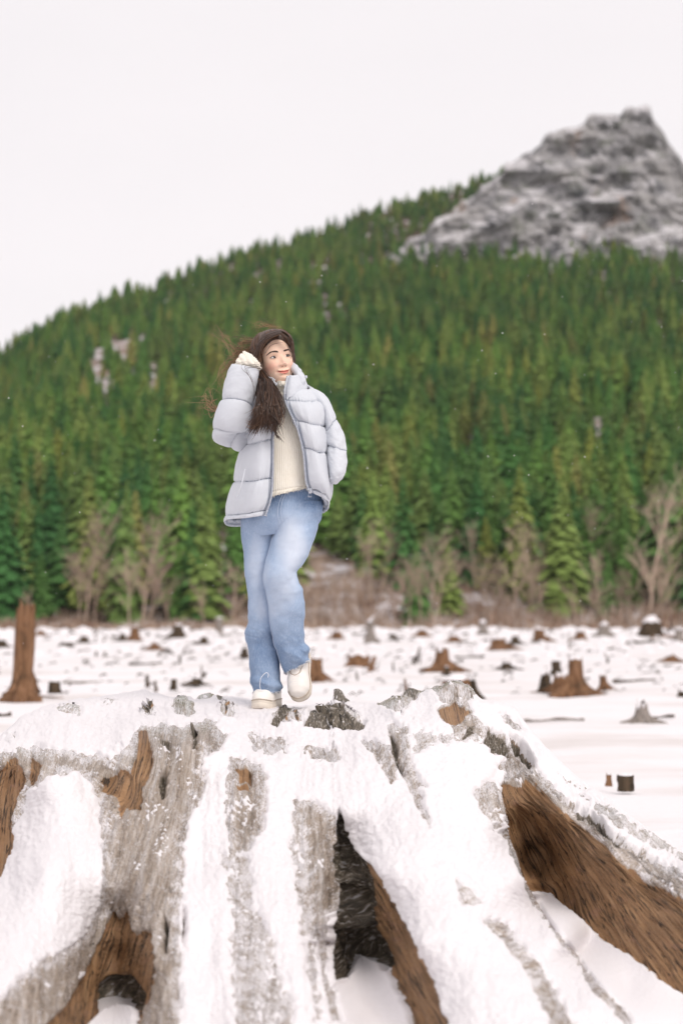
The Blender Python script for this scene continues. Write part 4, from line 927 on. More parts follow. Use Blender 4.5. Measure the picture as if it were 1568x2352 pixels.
def eyes():
    for sx in (-1, 1):
        u = np.linspace(-1, 1, 45)[None]; v = np.linspace(0, 1, 25)[:, None]
        up = .0059*(1-np.abs(u)**2.2)**.75+.0006*u*sx; lo = -.0036*(1-np.abs(u)**2.4)**.9
        x0 = .0300*sx; x = x0+.0152*u+0*v; z = .0004+lo+(up-lo)*v+.06*(x-x0)*sx*1.0
        yy = float(face_y(np.array([x0]), np.array([0.0]))[0])
        y = yy-.0042+ (((x-x0)/.0150)**2)*.0052+((z)/.0056)**2*.0012+.0022*(x-x0)*sx/.015*1.0
        ix, iz = x0+.0032, .0012
        r = np.hypot(x-ix, z-iz); c = np.broadcast_to(np.array([.74, .70, .69]), (*x.shape, 3)).copy()
        def mx_(cc, f):
            nonlocal c
            c = c*(1-f[..., None])+np.array(cc)*f[..., None]
        mx_((.055, .03, .02), sstep(.0078, .0068, r)); mx_((.006, .005, .005), sstep(.0042, .0034, r)); mx_((.25, .15, .13), sstep(.86, 1.0, np.abs(u)+0*v)*.7); mx_((.9, .9, .9), sstep(.0013, .0008, np.hypot(x-ix-.0015, z-iz-.0022)))  # last mix paints a white catchlight onto the iris
        e = mesh_np('eye', HW(np.stack([x, y, z], -1).reshape(-1, 3)), grid_faces(45, 25), M_EYE, PERSON, {'eyecol': c})
        b = MB()
        tp = np.stack([x[-1], y[-1]-.0010, z[-1]+.0003], -1); ext = tp[-1 if sx > 0 else 0]+np.array([.0035*sx, .0015, .0012]); tp = np.concatenate([tp, [ext]]) if sx > 0 else np.concatenate([[ext], tp])
        b.tube(HW(tp), .0015, 6); lw = np.stack([x[0], y[0]-.0004, z[0]-.0002], -1); b.tube(HW(lw), .0004, 5)
        b.build('eyelashes', M_BROW, e)
        # brow made of short overlapping hairs
        bb = MB(); rn = np.random.RandomState(4+sx)
        for i in range(150):
            t = rn.rand(); bx = .0125+t*.041; bz = .0185+.0085*math.sin(min(t*1.45, 1.6))-.008*max(0, t-.62)/.38
            th = .0042*(1-.7*t)*(.55+.45*min(1, t*6)); zz = bz+rn.uniform(-1, 1)*th
            p = [(sx*(bx+q*.0065), zz+q*.0022*(1-1.7*t)) for q in (0, .5, 1)]
            yy = face_y(np.array([q[0] for q in p]), np.array([q[1] for q in p]))-.0012
            bb.tube(HW(np.array([(q[0], yv, q[1]) for q, yv in zip(p, yy)])), [.0006, .0006, .0003], 4)
        bb.build('eyebrow', M_BROW, PERSON)
eyes()

# ---- hair
def hair():
    # cap over the skull
    x, y, z = HG[..., 0], HG[..., 1], HG[..., 2]
    hl = .072-9.0*np.clip(x+.004, -1, 1)**2-np.where(x > 0, 4.0*x*x, 0)
    m = np.maximum(sstep(-.006, .040, z-hl), np.maximum(sstep(-.064, -.080, x)*sstep(-.11, -.08, z), sstep(.064, .074, x)*sstep(-.07, -.04, z)))
    m = np.maximum(m, sstep(.0, .03, y)*sstep(-.14, -.11, z))
    ang = np.arctan2(x, -y)
    th = (.021*m-.0035)+m*(.0022*vn(ang*22, z*14, 3)+.0014*vn(ang*55, z*22, 8))+.006*m*sstep(.05, .11, z)
    G = HG+HN*th[..., None]; F = grid_faces(HG.shape[1], HG.shape[0], True)
    F = F[(m.reshape(-1)[F].max(1) > .05)]; used = np.unique(F); rm = np.zeros(m.size, int); rm[used] = np.arange(len(used))
    b = MB(); b.add(HW(G.reshape(-1, 3)[used]), rm[F], 0, np.clip(.35+.28*vn(ang*30, z*18, 5)+.15*sstep(.07, .12, z), 0, 1).reshape(-1)[used])
    rn = np.random.RandomState(12)
    def lock(guides, count, r=.0013, jit=4.0, tone=(.1, .6), cl=.5, npt=18, tipj=2.0):
        """strands between neighbouring guide lines; each guide is a list of (px,py,off)"""
        gd = [np.asarray(q, float) for q in guides]; nn = len(gd)
        for i in range(count):
            f = rn.rand()*(nn-1); a = int(min(f, nn-2)) if nn > 1 else 0; u = f-a
            t = np.linspace(0, 1, npt)
            ga = cr(gd[a], t*(len(gd[a])-1)); p = ga
            if nn > 1: p = ga*(1-u)+cr(gd[a+1], t*(len(gd[a+1])-1))*u
            end = 1-.5*rn.rand()**1.1 if npt == 18 else 1; p = np.stack([np.interp(t*end, t, p[:, j]) for j in range(3)], -1)
            ph = rn.rand()*100
            wob = np.stack([vn(t*3+ph, i*.7, 1), vn(t*3+ph, i*.7, 9), vn(t*3+ph, i*.7, 5)*.002], -1)
            p = p+np.array([1, 0, 0])*(7.0*np.sin(t*9+f*2.2+.8*rn.rand())*t**1.5)[:, None]*min(1, jit/5)+wob*np.array([jit, jit*.5, 3.0])*(.25+tipj*.5*t[:, None]**1.5)+np.array([rn.normal(0, jit*.25), 0, rn.normal(0, .006)])
            rad = r*rn.uniform(.6, 1.3)*np.clip(np.minimum(1, (1-t)*3+.15), 0, 1)
            tn = np.clip(rn.uniform(*tone)+.12*t, 0, 1)
            V, Fq = tube_np(W(p[:, 0], p[:, 1], p[:, 2]), rad, 4); b.add(V, Fq, 0, np.repeat(tn, 4))
    A = [(640,759,-.02),(604,766,.0),(583,795,.03),(578,835,.01),(588,880,-.06),(588,930,-.235),(578,970,-.25),(571,990,-.25)]
    B = [(641,760,-.05),(610,769,-.05),(595,798,-.03),(594,840,-.05),(602,885,-.10),(606,935,-.235),(597,975,-.25),(585,1002,-.25)]
    Cc = [(642,762,-.09),(607,776,-.09),(591,805,-.075),(590,845,-.08),(614,885,-.13),(624,930,-.235),(622,970,-.25),(608,1000,-.25)]
    Dd = [(643,766,-.11),(609,782,-.115),(594,812,-.09),(592,845,-.09),(620,880,-.14),(640,918,-.225),(644,955,-.24),(632,992,-.25)]
    lock([A, B, Cc, Dd], 900, .0021, 8, (.0, .38))
    lock([B, Cc, Dd], 160, .0012, 9, (.3, .85))
    lock([[(600,880,-.15),(612,920,-.235),(628,955,-.25),(645,975,-.25)], [(598,880,-.15),(606,930,-.235),(632,975,-.25),(648,1000,-.25)]], 60, .0014, 6, (.1, .6))
    lock([[(606,900,-.2),(600,940,-.24),(582,962,-.25),(568,955,-.25)], [(610,900,-.2),(606,950,-.24),(585,985,-.25),(568,975,-.25)]], 60, .0013, 5, (.15, .9))
    lock([[(636,960,-.21),(632,990,-.22),(640,1005,-.22),(655,1019,-.22)], [(636,960,-.21),(630,985,-.22),(632,1005,-.22),(648,1012,-.22)]], 14, .0011, 3, (.1, .4))
    lock([[(630,930,-.2),(640,945,-.2),(648,940,-.2),(657,930,-.2)], [(634,910,-.2),(641,925,-.2),(648,928,-.2),(655,925,-.2)]], 16, .0011, 3, (.05, .3))
    # over the crown and down the right of the face
    lock([[(632,757,.06),(648,757,.02),(664,770,-.01),(672,795,-.02),(674,822,-.02)], [(640,758,-.03),(654,763,-.06),(666,776,-.07),(671,797,-.065),(673,828,-.05)]], 130, .0015, 2.2, (.1, .6))
    lock([[(641,759,-.07),(648,766,-.105),(660,776,-.10),(668,790,-.085)], [(642,762,-.09),(650,772,-.115),(660,781,-.11),(668,795,-.09)]], 50, .0013, 1.5, (.05, .5))
    lock([[(608,812,-.13),(622,794,-.145),(645,787,-.15),(668,792,-.10)]], 4, .0004, 1.6, (.3, .5))
    # wind blown wisps on the left, lighter against the trees
    def wisps(gd, n, tone=(.65, 1.0), r=.0007):
        for i in range(n):
            q = np.array(gd, float); q[1:, 0] += rn.normal(0, 10, len(q)-1)*np.linspace(.4, 1.6, len(q)-1); q[1:, 1] += rn.normal(0, 10, len(q)-1)*np.linspace(.4, 1.6, len(q)-1)
            q[0, :2] += rn.normal(0, 5, 2)
            lock([[tuple(p) for p in q]], 1, r*.8, 5, tone, npt=22)
    wisps([(600,782,.02),(580,792,.04),(556,812,.05),(528,796,.05),(506,775,.05),(500,766,.05)], 12)
    wisps([(598,790,.03),(575,808,.05),(548,812,.05),(520,788,.05),(504,770,.05),(512,790,.05)], 8)
    wisps([(606,768,.02),(588,782,.04),(568,788,.05),(552,792,.05),(545,800,.05)], 30, (.4, .95), .0009)
    wisps([(600,780,.03),(578,800,.06),(553,812,.06),(538,826,.06),(545,842,.06)], 34, (.4, .95), .0009)
    wisps([(590,800,.06),(560,814,.08),(538,835,.09),(520,858,.09),(510,885,.09)], 26)
    wisps([(575,815,.06),(550,832,.08),(526,845,.09),(510,872,.09),(500,905,.09)], 18)
    wisps([(540,935,.08),(505,943,.08),(487,933,.08),(472,922,.08),(463,910,.08)], 14, (.7, 1.0), .0011)
    wisps([(540,925,.08),(500,936,.08),(480,925,.08),(466,912,.08)], 8, (.7, 1.0), .0009)
    wisps([(640,757,.0),(622,748,.02),(600,748,.03),(578,762,.04)], 14, (.6, 1.0), .0006)
    wisps([(650,760,.0),(635,750,.0),(615,742,.02),(595,752,.03)], 8, (.6, 1.0), .0005)
    lock([[(598,838,-.14),(560,836,-.2),(556,846,-.21),(574,868,-.21),(583,900,-.21),(586,940,-.2)], [(600,850,-.14),(580,846,-.2),(572,852,-.21),(582,880,-.21),(587,915,-.21),(588,950,-.2)]], 5, .0006, 2.5, (.05, .35))
    ends = [(560,945),(563,962),(569,985),(580,1004),(597,1007),(613,1002),(628,1010),(640,1006),(655,1020),(650,985),(657,932),(566,972),(588,998),(604,1010)]
    for ex_, ey_ in ends:
        for q in range(9):
            sx_ = 606+rn.uniform(-14, 22); e = (ex_+rn.normal(0, 3), ey_+rn.normal(0, 4), -.262)
            lock([[(sx_, 880+rn.uniform(-12, 30), -.17), (sx_+(ex_-sx_)*.15, 930, -.245), (sx_+(ex_-sx_)*.45+rn.normal(0, 5), 930+(ey_-930)*.5, -.262), e]], 1, .0014, 3, (.0, .6))
    for i in range(900):
        j = rn.randint(x.shape[1]); z0, z1 = rn.randint(6, 30), rn.randint(60, 185)
        if y[90, j] < -.035: continue
        ii = np.arange(z0, z1, 8); jj = (j+np.round(6*vn(ii*.02, i*.3, 2)).astype(int)) % x.shape[1]
        pts = HG[ii, jj]+HN[ii, jj]*(th[ii, jj]+.0015)[:, None]
        if len(ii) < 4 or m[ii, jj].min() < .1: continue
        V, Fq = tube_np(HW(pts), .0013*np.clip(np.minimum(np.arange(len(ii))+.6, len(ii)-np.arange(len(ii))), 0, 1), 4); b.add(V, Fq, 0, rn.uniform(.15, .8))
    b.build('hair', M_HAIR, PERSON, attr='tone')
hair()

# ---- cream sweater
def sweater():
    G, N, ph, t = loft([(637,879,667,880,-.035,.052),(634,890,669,890,-.03,.058),(626,908,674,906,.0,.075),(603,935,702,930,.0,.115),(592,1000,722,1000,.0,.140),(588,1080,730,1078,.0,.146),(584,1135,730,1113,.0,.150),(583,1157,729,1122,.0,.152)], 110, 220, 2.5)
    d = .006*fbm(ph*2.2, t*1.2, 3, 3)+.004*np.abs(np.sin(ph*30))*sstep(1.6, 1.2, t)+.0028*np.sin(ph*70)*sstep(6.2, 6.5, t)-.004*np.exp(-((t-6.3)/.12)**2)
    G = G+N*d[..., None]
    s = solid(mesh_np('sweater', G, out(grid_faces(110, 220, True), G, N), M_KNIT, PERSON), .008)
    # fuzzy hem
    b = MB(); rn = np.random.RandomState(2)
    for i in range(420):
        j = rn.randint(110); p = G[-1, j]*(1-0)+0; q = G[-1, (j+1) % 110]; p = p+(q-p)*rn.rand()+[0, -.002, .006]
        if ph[0, j] < math.pi: continue
        e = p+np.array([rn.normal(0, .005), -.002, -rn.uniform(.006, .017)]); b.tube(np.array([p, (p+e)/2+rn.normal(0, .0015, 3), e]), [.0008, .0007, .0003], 3)
    b.build('frayed_edge', M_KNIT, s)
    # knitted cuff pulled over the raised right hand
    G, N, ph, t = loft([(536,846,594,856,-.11,.045),(541,836,597,848,-.115,.046),(546,828,598,842,-.12,.044),(551,819,595,833,-.12,.040),(557,812,584,824,-.12,.030),(562,809,575,815,-.12,.016),(566,809.5,571,812,-.12,.004)], 90, 110, 2.3)
    xs = (G[..., 0]/G[..., 1]*FPX+784); ys = t
    d = .0055*np.abs(np.sin((xs-545)*.20+ys*1.1))**.7*sstep(5.6, 4.5, t)*sstep(0, 1.5, t)+.003*fbm(xs*.08, ys*2, 3)+.0012*np.sin(xs*1.3+6*np.sin(ys*1.2))
    G = G+N*d[..., None]
    mesh_np('sweater_cuff', G, grid_faces(90, 110, True), M_KNIT, PERSON)
sweater()

# ---- puffer jacket
def puff(s):
    s = np.clip(s, 0, 1); return (4*s*(1-s))**.42
def seamed(t, seams):
    """position between neighbouring seams, 0..1"""
    e = np.stack(np.broadcast_arrays(*seams), 0); o = np.zeros_like(t); dist = np.full_like(t, 9.)
    for a, b_ in zip(e[:-1], e[1:]):
        q = (t-a)/(b_-a); o = np.where((q >= 0) & (q <= 1), q, o)
    for a in e: dist = np.minimum(dist, np.abs(t-a))
    return o, dist
ROWS = [  # zip edge, front, side, back (her right = left of picture) ... back, side, front, zip edge
 [(634,889,-.105),(612,893,-.10),(588,908,.0),(600,888,.08),(680,878,.08),(716,893,.0),(692,896,-.10),(655,900,-.13)],
 [(637,930,-.155),(605,930,-.165),(568,942,-.01),(588,930,.13),(700,925,.13),(747,925,.0),(710,930,-.165),(659,930,-.165)],
 [(629,985,-.172),(600,988,-.19),(567,1000,.0),(585,985,.15),(715,985,.15),(752,985,.0),(722,985,-.19),(684,985,-.178)],
 [(626,1040,-.175),(592,1043,-.195),(552,1045,.0),(575,1045,.15),(725,1040,.15),(757,1040,.0),(733,1043,-.19),(697,1040,-.18)],
 [(626,1098,-.18),(585,1103,-.20),(537,1105,.0),(560,1105,.15),(730,1100,.15),(761,1100,.0),(742,1093,-.185),(702,1088,-.178)],
 [(621,1147,-.178),(574,1155,-.19),(525,1158,.0),(548,1165,.14),(728,1145,.14),(760,1142,.0),(747,1123,-.165),(705,1112,-.172)],
 [(609,1184,-.172),(565,1190,-.175),(517,1195,.0),(546,1210,.13),(718,1182,.13),(746,1176,.0),(754,1154,-.10),(713,1130,-.160)]]
ZIPS = []
def jacket():
    R = np.array(ROWS, float); nv, nu = 300, 280
    # catmull in both directions
    tu = np.linspace(0, 7, nu); tv = np.linspace(0, 6, nv)
    A = np.stack([cr(R[:, j], tv) for j in range(8)], 1)         # nv,8,3
    q = np.stack([cr(A[i], tu) for i in range(nv)], 0)
    G = W(q[..., 0], q[..., 1], q[..., 2]); N = grid_normals(G)
    c = G.mean(1, keepdims=True); N *= np.sign(((G-c)*N).sum(-1).mean())
    U = np.broadcast_to(tu, (nv, nu)); T = np.broadcast_to(tv[:, None], (nv, nu))
    f = np.clip((U-2.6)/1.8, 0, 1)
    sag = .30*np.clip(U-5.0, -1, 1.6)*sstep(4.2, 5.2, U)
    seams = [0*U-.35, .92*(1-f)+.84*f-sag*.3, 2.45*(1-f)+1.95*f-sag*.55, 4.0*(1-f)+3.05*f-sag*.55, 5.62*(1-f)+5.55*f+0*U, 0*U+6.05]
    o, dist = seamed(T, seams)
    last = T > seams[4]
    d = np.where(last, .010, .022)*(puff(o)-.72)
    # side seams of the panels
    su = np.minimum(np.abs(U-1.72-.05*np.sin(T*2)), np.abs(U-5.55)); d *= .35+.65*sstep(0, .16, su)**.6
    edge = np.minimum(U, 7-U); d *= .25+.75*sstep(.05, .35, edge)
    wr = fbm(U*9, T*1.6, 4, 3); d += .0085*wr*np.exp(-dist/.30)+.0015*fbm(U*3, T*3, 8, 3)+.0032*np.sin(U*60+3*vn(U*6, T*2, 2))*np.exp(-dist/.07)
    d -= .004*np.exp(-(dist/.022)**2)
    G = G+N*d[..., None]
    ja = mesh_np('jacket', G, out(grid_faces(nu, nv), G, N), M_JACKET, PERSON); solid(ja, .012, -1)
    PI_ = lambda o: o
    # seam stitching lines, with crease shade put into their dark colour
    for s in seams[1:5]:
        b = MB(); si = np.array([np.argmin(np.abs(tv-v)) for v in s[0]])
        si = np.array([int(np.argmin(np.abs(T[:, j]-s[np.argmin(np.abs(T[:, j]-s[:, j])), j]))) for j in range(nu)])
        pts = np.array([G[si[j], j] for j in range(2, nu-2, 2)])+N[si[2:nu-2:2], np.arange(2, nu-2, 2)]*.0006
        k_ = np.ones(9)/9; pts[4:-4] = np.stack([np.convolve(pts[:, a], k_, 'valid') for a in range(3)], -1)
        b.tube(pts, .0019, 5); PI_(b.build('seam', M_SEAM_SHADE, ja))
    # zips along both front edges
    for col, sg in ((0, 1), (nu-1, -1)):
        e = G[8:, col].copy(); b = MB(); b2 = MB()
        zl = np.cumsum(np.linalg.norm(np.diff(e, axis=0, prepend=e[:1]), axis=1)); n = int(zl[-1]/.0052)
        pp = np.stack([np.interp(np.linspace(0, zl[-1], n), zl, e[:, a]) for a in range(3)], -1)
        pp[:, 1] -= .006
        tape = pp+np.array([-.011*sg*-1*(-1), 0.001, 0])
        b2.tube(pp+np.array([0, -.002, 0]), .0052, 8)
        for p in pp: b.box(p+np.array([-.002*sg*-1, -.006, 0]), (.0042, .0022, .0015))
        zt = b2.build('zip_tape', M_TAPE, ja); PI_(zt); z = b.build('zip', M_ZIP, ja); PI_(z)
        if sg == -1:
            p = pp[-1]; b = MB(); b.box(p+[.001, -.006, .004], (.006, .004, .011)); 
            fr_ = [p+np.array(v) for v in ((-.006, -.008, -.004), (-.006, -.008, -.022), (.006, -.008, -.022), (.006, -.008, -.004), (-.006, -.008, -.004))]
            b.tube(np.array(fr_), .0016, 6); PI_(b.build('zip_pull', M_ZIP, ja))
    # stitched placket line beside each zip, in the shade-darkened seam colour
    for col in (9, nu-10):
        b = MB(); pts = G[6::3, col]+N[6::3, col]*.0008; b.tube(pts, .0015, 5); b.build('seam', M_SEAM_SHADE, ja)
    # slanted pocket welt on the left panel
    b = MB(); pts = W(np.array([563, 558, 551, 543]), np.array([1078, 1100, 1125, 1146]), np.array([-.135, -.15, -.15, -.14])-.03); b.tube(cr(pts, np.linspace(0, 3, 14)), .0035, 6); PI_(b.build('pocket_welt', M_JACKET, ja))
    # sleeves
    def sleeve(rows, seams, name, amp=.017, seed=0, m=240, n=110, wr=1.0, drawn=(1,)):
        G, N, ph, t = loft(rows, n, m, 2.15)
        e = [0*t+s+sl*np.cos(ph)+.05*np.sin(ph*2+s) for s, sl in seams]
        o, dist = seamed(t, e); d = amp*(puff(o)-.8)+wr*(.0030*fbm(np.cos(ph)*2.2+seed, t*2.4+np.sin(ph)*1.3, seed, 3)+.007*fbm(np.cos(ph)*2+4, t*1.1, seed+3, 3)*np.exp(-dist/.4))
        d -= .0035*np.exp(-(dist/.025)**2); d += .0030*np.sin(ph*34+3*vn(ph*3, t*2, 5))*np.exp(-dist/.07)
        G = G+N*d[..., None]
        s = solid(mesh_np(name, G, out(grid_faces(n, m, True), G, N), M_JACKET, ja), .010, -1); PI_(s)
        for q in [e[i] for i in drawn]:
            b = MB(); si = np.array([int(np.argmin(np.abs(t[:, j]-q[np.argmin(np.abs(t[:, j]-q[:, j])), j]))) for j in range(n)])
            pts = np.array([G[si[j], j]+N[si[j], j]*.0004 for j in range(n)]+[G[si[0], 0]]); b.tube(pts, .0019, 5); PI_(b.build('seam', M_SEAM_SHADE, ja))
        return G, N
    sleeve([(592,925,572,1036,.04,.08),(574,958,545,1036,.01,.085),(566,985,510,1022,-.04,.085),(572,996,489,1006,-.09,.085),(579,968,491,970,-.12,.082),(583,930,505,924,-.13,.078),(587,895,514,892,-.13,.072),(591,868,524,858,-.125,.066),(595,850,532,838,-.115,.060)],
           [(-.6,0),(1.3,.1),(3.0,.6),(5.1,.12),(8.3,0)], 'sleeve', .017, 1, drawn=(3,))
    sleeve([(714,938,712,890,.0,.06),(734,948,744,908,.0,.078),(742,972,766,943,-.01,.080),(745,1000,783,984,-.02,.080),(747,1026,795,1022,-.04,.078),(750,1050,797,1060,-.07,.072),(755,1076,789,1093,-.095,.062),(757,1095,772,1110,-.105,.040),(752,1102,758,1110,-.095,.020)],
           [(-.6,0),(2.7,-.25),(4.2,.2),(8.6,0)], 'sleeve', .014, 2, wr=1.5, drawn=(1, 2))
    # stand collar: ring from the left zip round the neck to the right zip
    lo = np.array([(640,905,-.13),(618,902,-.09),(608,895,.02),(640,885,.09),(690,888,.07),(703,900,-.03),(684,908,-.125),(653,917,-.160)], float)
    mi = np.array([(634,885,-.11),(614,880,-.08),(606,873,.02),(640,865,.10),(690,870,.07),(698,880,-.03),(682,886,-.115),(654,890,-.150)], float)
    hi = np.array([(628,868,-.10),(612,862,-.07),(606,855,.02),(640,846,.10),(682,850,.06),(691,858,-.02),(679,862,-.10),(660,863,-.135)], float)
    tu = np.linspace(0, 7, 160); tv = np.linspace(0, 2, 60)
    A = np.stack([cr(np.array([lo[j], mi[j], hi[j]]), tv) for j in range(8)], 1); q = np.stack([cr(A[i], tu) for i in range(60)])
    G = W(q[..., 0], q[..., 1], q[..., 2]); N = grid_normals(G); N *= np.sign(((G-G.mean((0, 1)))*N).sum(-1).mean())
    d = .010*puff(tv[:, None]/2.02)*sstep(0, .5, np.minimum(tu, 7-tu))[None]+.004*fbm(tu[None]*3, tv[:, None]*2, 2, 3); G = G+N*d[..., None]
    co = mesh_np('collar', G, out(grid_faces(160, 60), G, N), M_JACKET, ja); PI_(co); solid(co, .012, -1)
    b = MB(); e = G[:, -1]; n = 26; pp = np.stack([np.interp(np.linspace(0, 59, n), np.arange(60), e[:, a]) for a in range(3)], -1)+[.013, -.008, 0]
    for p in pp: b.box(p, (.0042, .0022, .0015))
    PI_(b.build('zip', M_ZIP, ja))
    # folded hood edge standing up beside the cheek, with its toggle
    b = MB(); pts = W(np.array([669, 675, 683, 689, 692, 692]), np.array([834, 843, 855, 868, 880, 888]), np.array([-.015, -.04, -.06, -.075, -.075, -.06]))
    t = np.linspace(0, 5, 60); pc = cr(pts, t); rad = np.interp(t, [0, .5, 1.5, 3, 4.3, 5], [.004, .010, .017, .020, .018, .006]); V, F = tube_np(pc, rad*(1+.06*np.sin(t*7)), 40)
    V = V+.004*np.stack([vn(V[:, 0]*40, V[:, 2]*40, 1), vn(V[:, 0]*40, V[:, 2]*40, 4), 0*V[:, 0]], -1)
    b.add(V, F); PI_(b.build('hood', M_JACKET, ja))
    b = MB(); p = W(697, 866, -.065); b.tube(p+np.array([(0, 0, .003), (.006, -.002, 0), (.012, -.002, -.002)]), [.0018, .0018, .0018], 6)
    b.tube(p+np.array([(.010, -.002, .006), (.0105, -.002, .005), (.012, -.002, -.004), (.0118, -.002, -.006)]), [.002, .005, .005, .002], 10); PI_(b.build('toggle', M_ZIP, ja))
jacket()

# ---- jeans
def jeans():
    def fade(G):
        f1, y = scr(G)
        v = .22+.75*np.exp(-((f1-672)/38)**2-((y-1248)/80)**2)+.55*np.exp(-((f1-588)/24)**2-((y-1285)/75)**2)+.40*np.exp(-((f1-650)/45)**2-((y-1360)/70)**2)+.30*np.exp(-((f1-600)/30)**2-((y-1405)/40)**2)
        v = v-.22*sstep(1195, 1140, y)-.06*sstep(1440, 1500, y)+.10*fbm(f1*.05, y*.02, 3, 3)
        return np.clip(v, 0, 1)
    root = None
    G, N, ph, t = loft([(566,1118,738,1112,.0,.125),(557,1150,743,1145,.0,.128),(555.5,1185,741,1172,.0,.130),(557,1212,735,1198,.0,.120),(575,1235,710,1222,.0,.085)], 120, 120, 2.4)
    x_, y_ = scr(G); d = .004*fbm(x_*.03, y_*.05, 2, 3)+.004*np.sin(y_*.16+.02*x_)*np.exp(-((y_-1178)/16)**2)*sstep(690, 620, x_)-.006*np.exp(-((x_-640)/7)**2)*sstep(1150, 1200, y_)
    G = G+N*d[..., None]
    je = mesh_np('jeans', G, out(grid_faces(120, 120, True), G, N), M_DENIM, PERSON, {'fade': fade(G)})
    PI_ = lambda o: o
    LL = [(557,1160,652,1160,.02,.105),(555.5,1200,642,1200,.02,.105),(558.5,1252,634,1252,.03,.095),(563,1310,626,1310,.04,.086),(570,1367,629,1367,.04,.080),(573.5,1418,636,1418,.045,.076),(569,1446,637,1446,.05,.078),(571.5,1486,639,1486,.05,.075),(573,1527,642,1527,.05,.078),(577,1566,646,1562,.05,.082),(584,1590,644,1590,.05,.082)]
    RR = [(641,1158,741,1152,-.015,.105),(634,1205,736,1193,-.025,.105),(622,1244,722,1236,-.045,.100),(612,1286,702,1288,-.075,.092),(606.5,1321,682,1318,-.095,.082),(613,1367,695.5,1360,-.075,.080),(618,1412,699,1404,-.05,.078),(625,1458,698,1454,-.02,.076),(635,1497,708.5,1484,.0,.078),(645,1526,712,1506,.015,.078),(655,1547,711,1516,.025,.072)]
    for rows, sd in ((LL, 3), (RR, 8)):
        G, N, ph, t = loft(rows, 110, 340, 2.25); x_, y_ = scr(G)
        d = .008*fbm(x_*.022, y_*.03, sd, 3)
        if sd == 3:
            fo = np.exp(-((y_-1455)/42)**2)+.8*np.exp(-((y_-1570)/28)**2)
            d += .020*fbm((x_-600)*.018+y_*.012, y_*.042-(x_-600)*.02, 21, 3)*fo+.006*np.sin((y_-1440)*.11+(x_-600)*.05)*np.exp(-((y_-1448)/35)**2)
            d += .007*np.sin((y_-1560)*.17-(x_-610)*.04)*np.exp(-((y_-1574)/22)**2)
        else:
            d += .016*fbm((x_-650)*.02-y_*.012, y_*.03+(x_-650)*.022, 31, 3)*np.exp(-((y_-1330)/55)**2)*sstep(640, 690, x_)+.016*fbm((x_-650)*.018, y_*.045-(x_-650)*.03, 35, 3)*np.exp(-((y_-1500)/40)**2)
            d += .007*np.sin((x_-640)*.05+(y_-1195)*.09)*np.exp(-((y_-1190)/26)**2)
            d += .008*np.sin((y_-1485)*.14+(x_-700)*.12)*np.exp(-((y_-1490)/22)**2)*sstep(675, 705, x_)
        G = G+N*d[..., None]
        rg = lambda a, b, c_: .32-np.abs(vn(a, b, c_))
        if sd == 3: d += .030*rg((x_-600)*.012+y_*.010, y_*.034-(x_-600)*.012, 61)*(np.exp(-((y_-1450)/45)**2)+.9*np.exp(-((y_-1572)/30)**2))+.010*rg((x_-600)*.02, y_*.012, 64)
        else: d += .026*rg((x_-650)*.012-y_*.010, y_*.026+(x_-650)*.015, 66)*(np.exp(-((y_-1325)/50)**2)+np.exp(-((y_-1500)/42)**2)+.7*np.exp(-((y_-1185)/30)**2))+.009*rg((x_-650)*.02, y_*.011, 69)
        # uneven raw hem
        G[-1] += np.stack([0*ph[0], 0*ph[0], .006*vn(ph[0]*5, sd, 1)], -1)
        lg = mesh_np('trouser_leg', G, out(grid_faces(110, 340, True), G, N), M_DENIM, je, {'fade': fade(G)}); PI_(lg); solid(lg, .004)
        j = int(110*.5)+4 if sd == 8 else int(110*.5)+3
        b = MB(); b.tube(G[10:-2:3, j]+N[10:-2:3, j]*.001, .0022, 6); PI_(b.build('seam', M_DSEAM, je))
        if sd == 8: b = MB(); b.tube(G[10:-2:3, 108]+N[10:-2:3, 108]*.001, .0018, 6); PI_(b.build('seam', M_DSEAM, je))
        b = MB(); rn = np.random.RandomState(sd); 
        for i in range(380):
            jj = rn.randint(110); p = G[-1, jj]+N[-1, jj]*.001+(G[-1, (jj+1) % 110]-G[-1, jj])*rn.rand()+[0, 0, .004]; e = p+np.array([rn.normal(0, .005), rn.normal(0, .003), rn.uniform(-.011, .002)])
            b.tube(np.array([p, (p+e)/2+rn.normal(0, .002, 3), e]), [.0009, .0008, .0004], 3)
        if sd == 3:
            pts = W(np.array([615, 616.5, 611, 600, 597, 598, 603]), np.array([1556, 1549, 1545, 1556, 1570, 1582, 1588]), np.array([-.03]*7)-.012); b.tube(cr(pts, np.linspace(0, 6, 30)), .0014, 5)
        PI_(b.build('frayed_hem', M_FRAY, je))
    # fly: stitched double seam curving down the front
    for dx in (0, 7):
        b = MB(); pts = W(np.array([648, 641, 638, 639, 643])+dx, np.array([1137, 1155, 1172, 1188, 1203])-dx*.4, np.array([-.131, -.133, -.134, -.133, -.125])-.004)
        b.tube(cr(pts, np.linspace(0, 4, 24)), .0015, 5); PI_(b.build('fly_seam', M_DSEAM, je))
jeans()

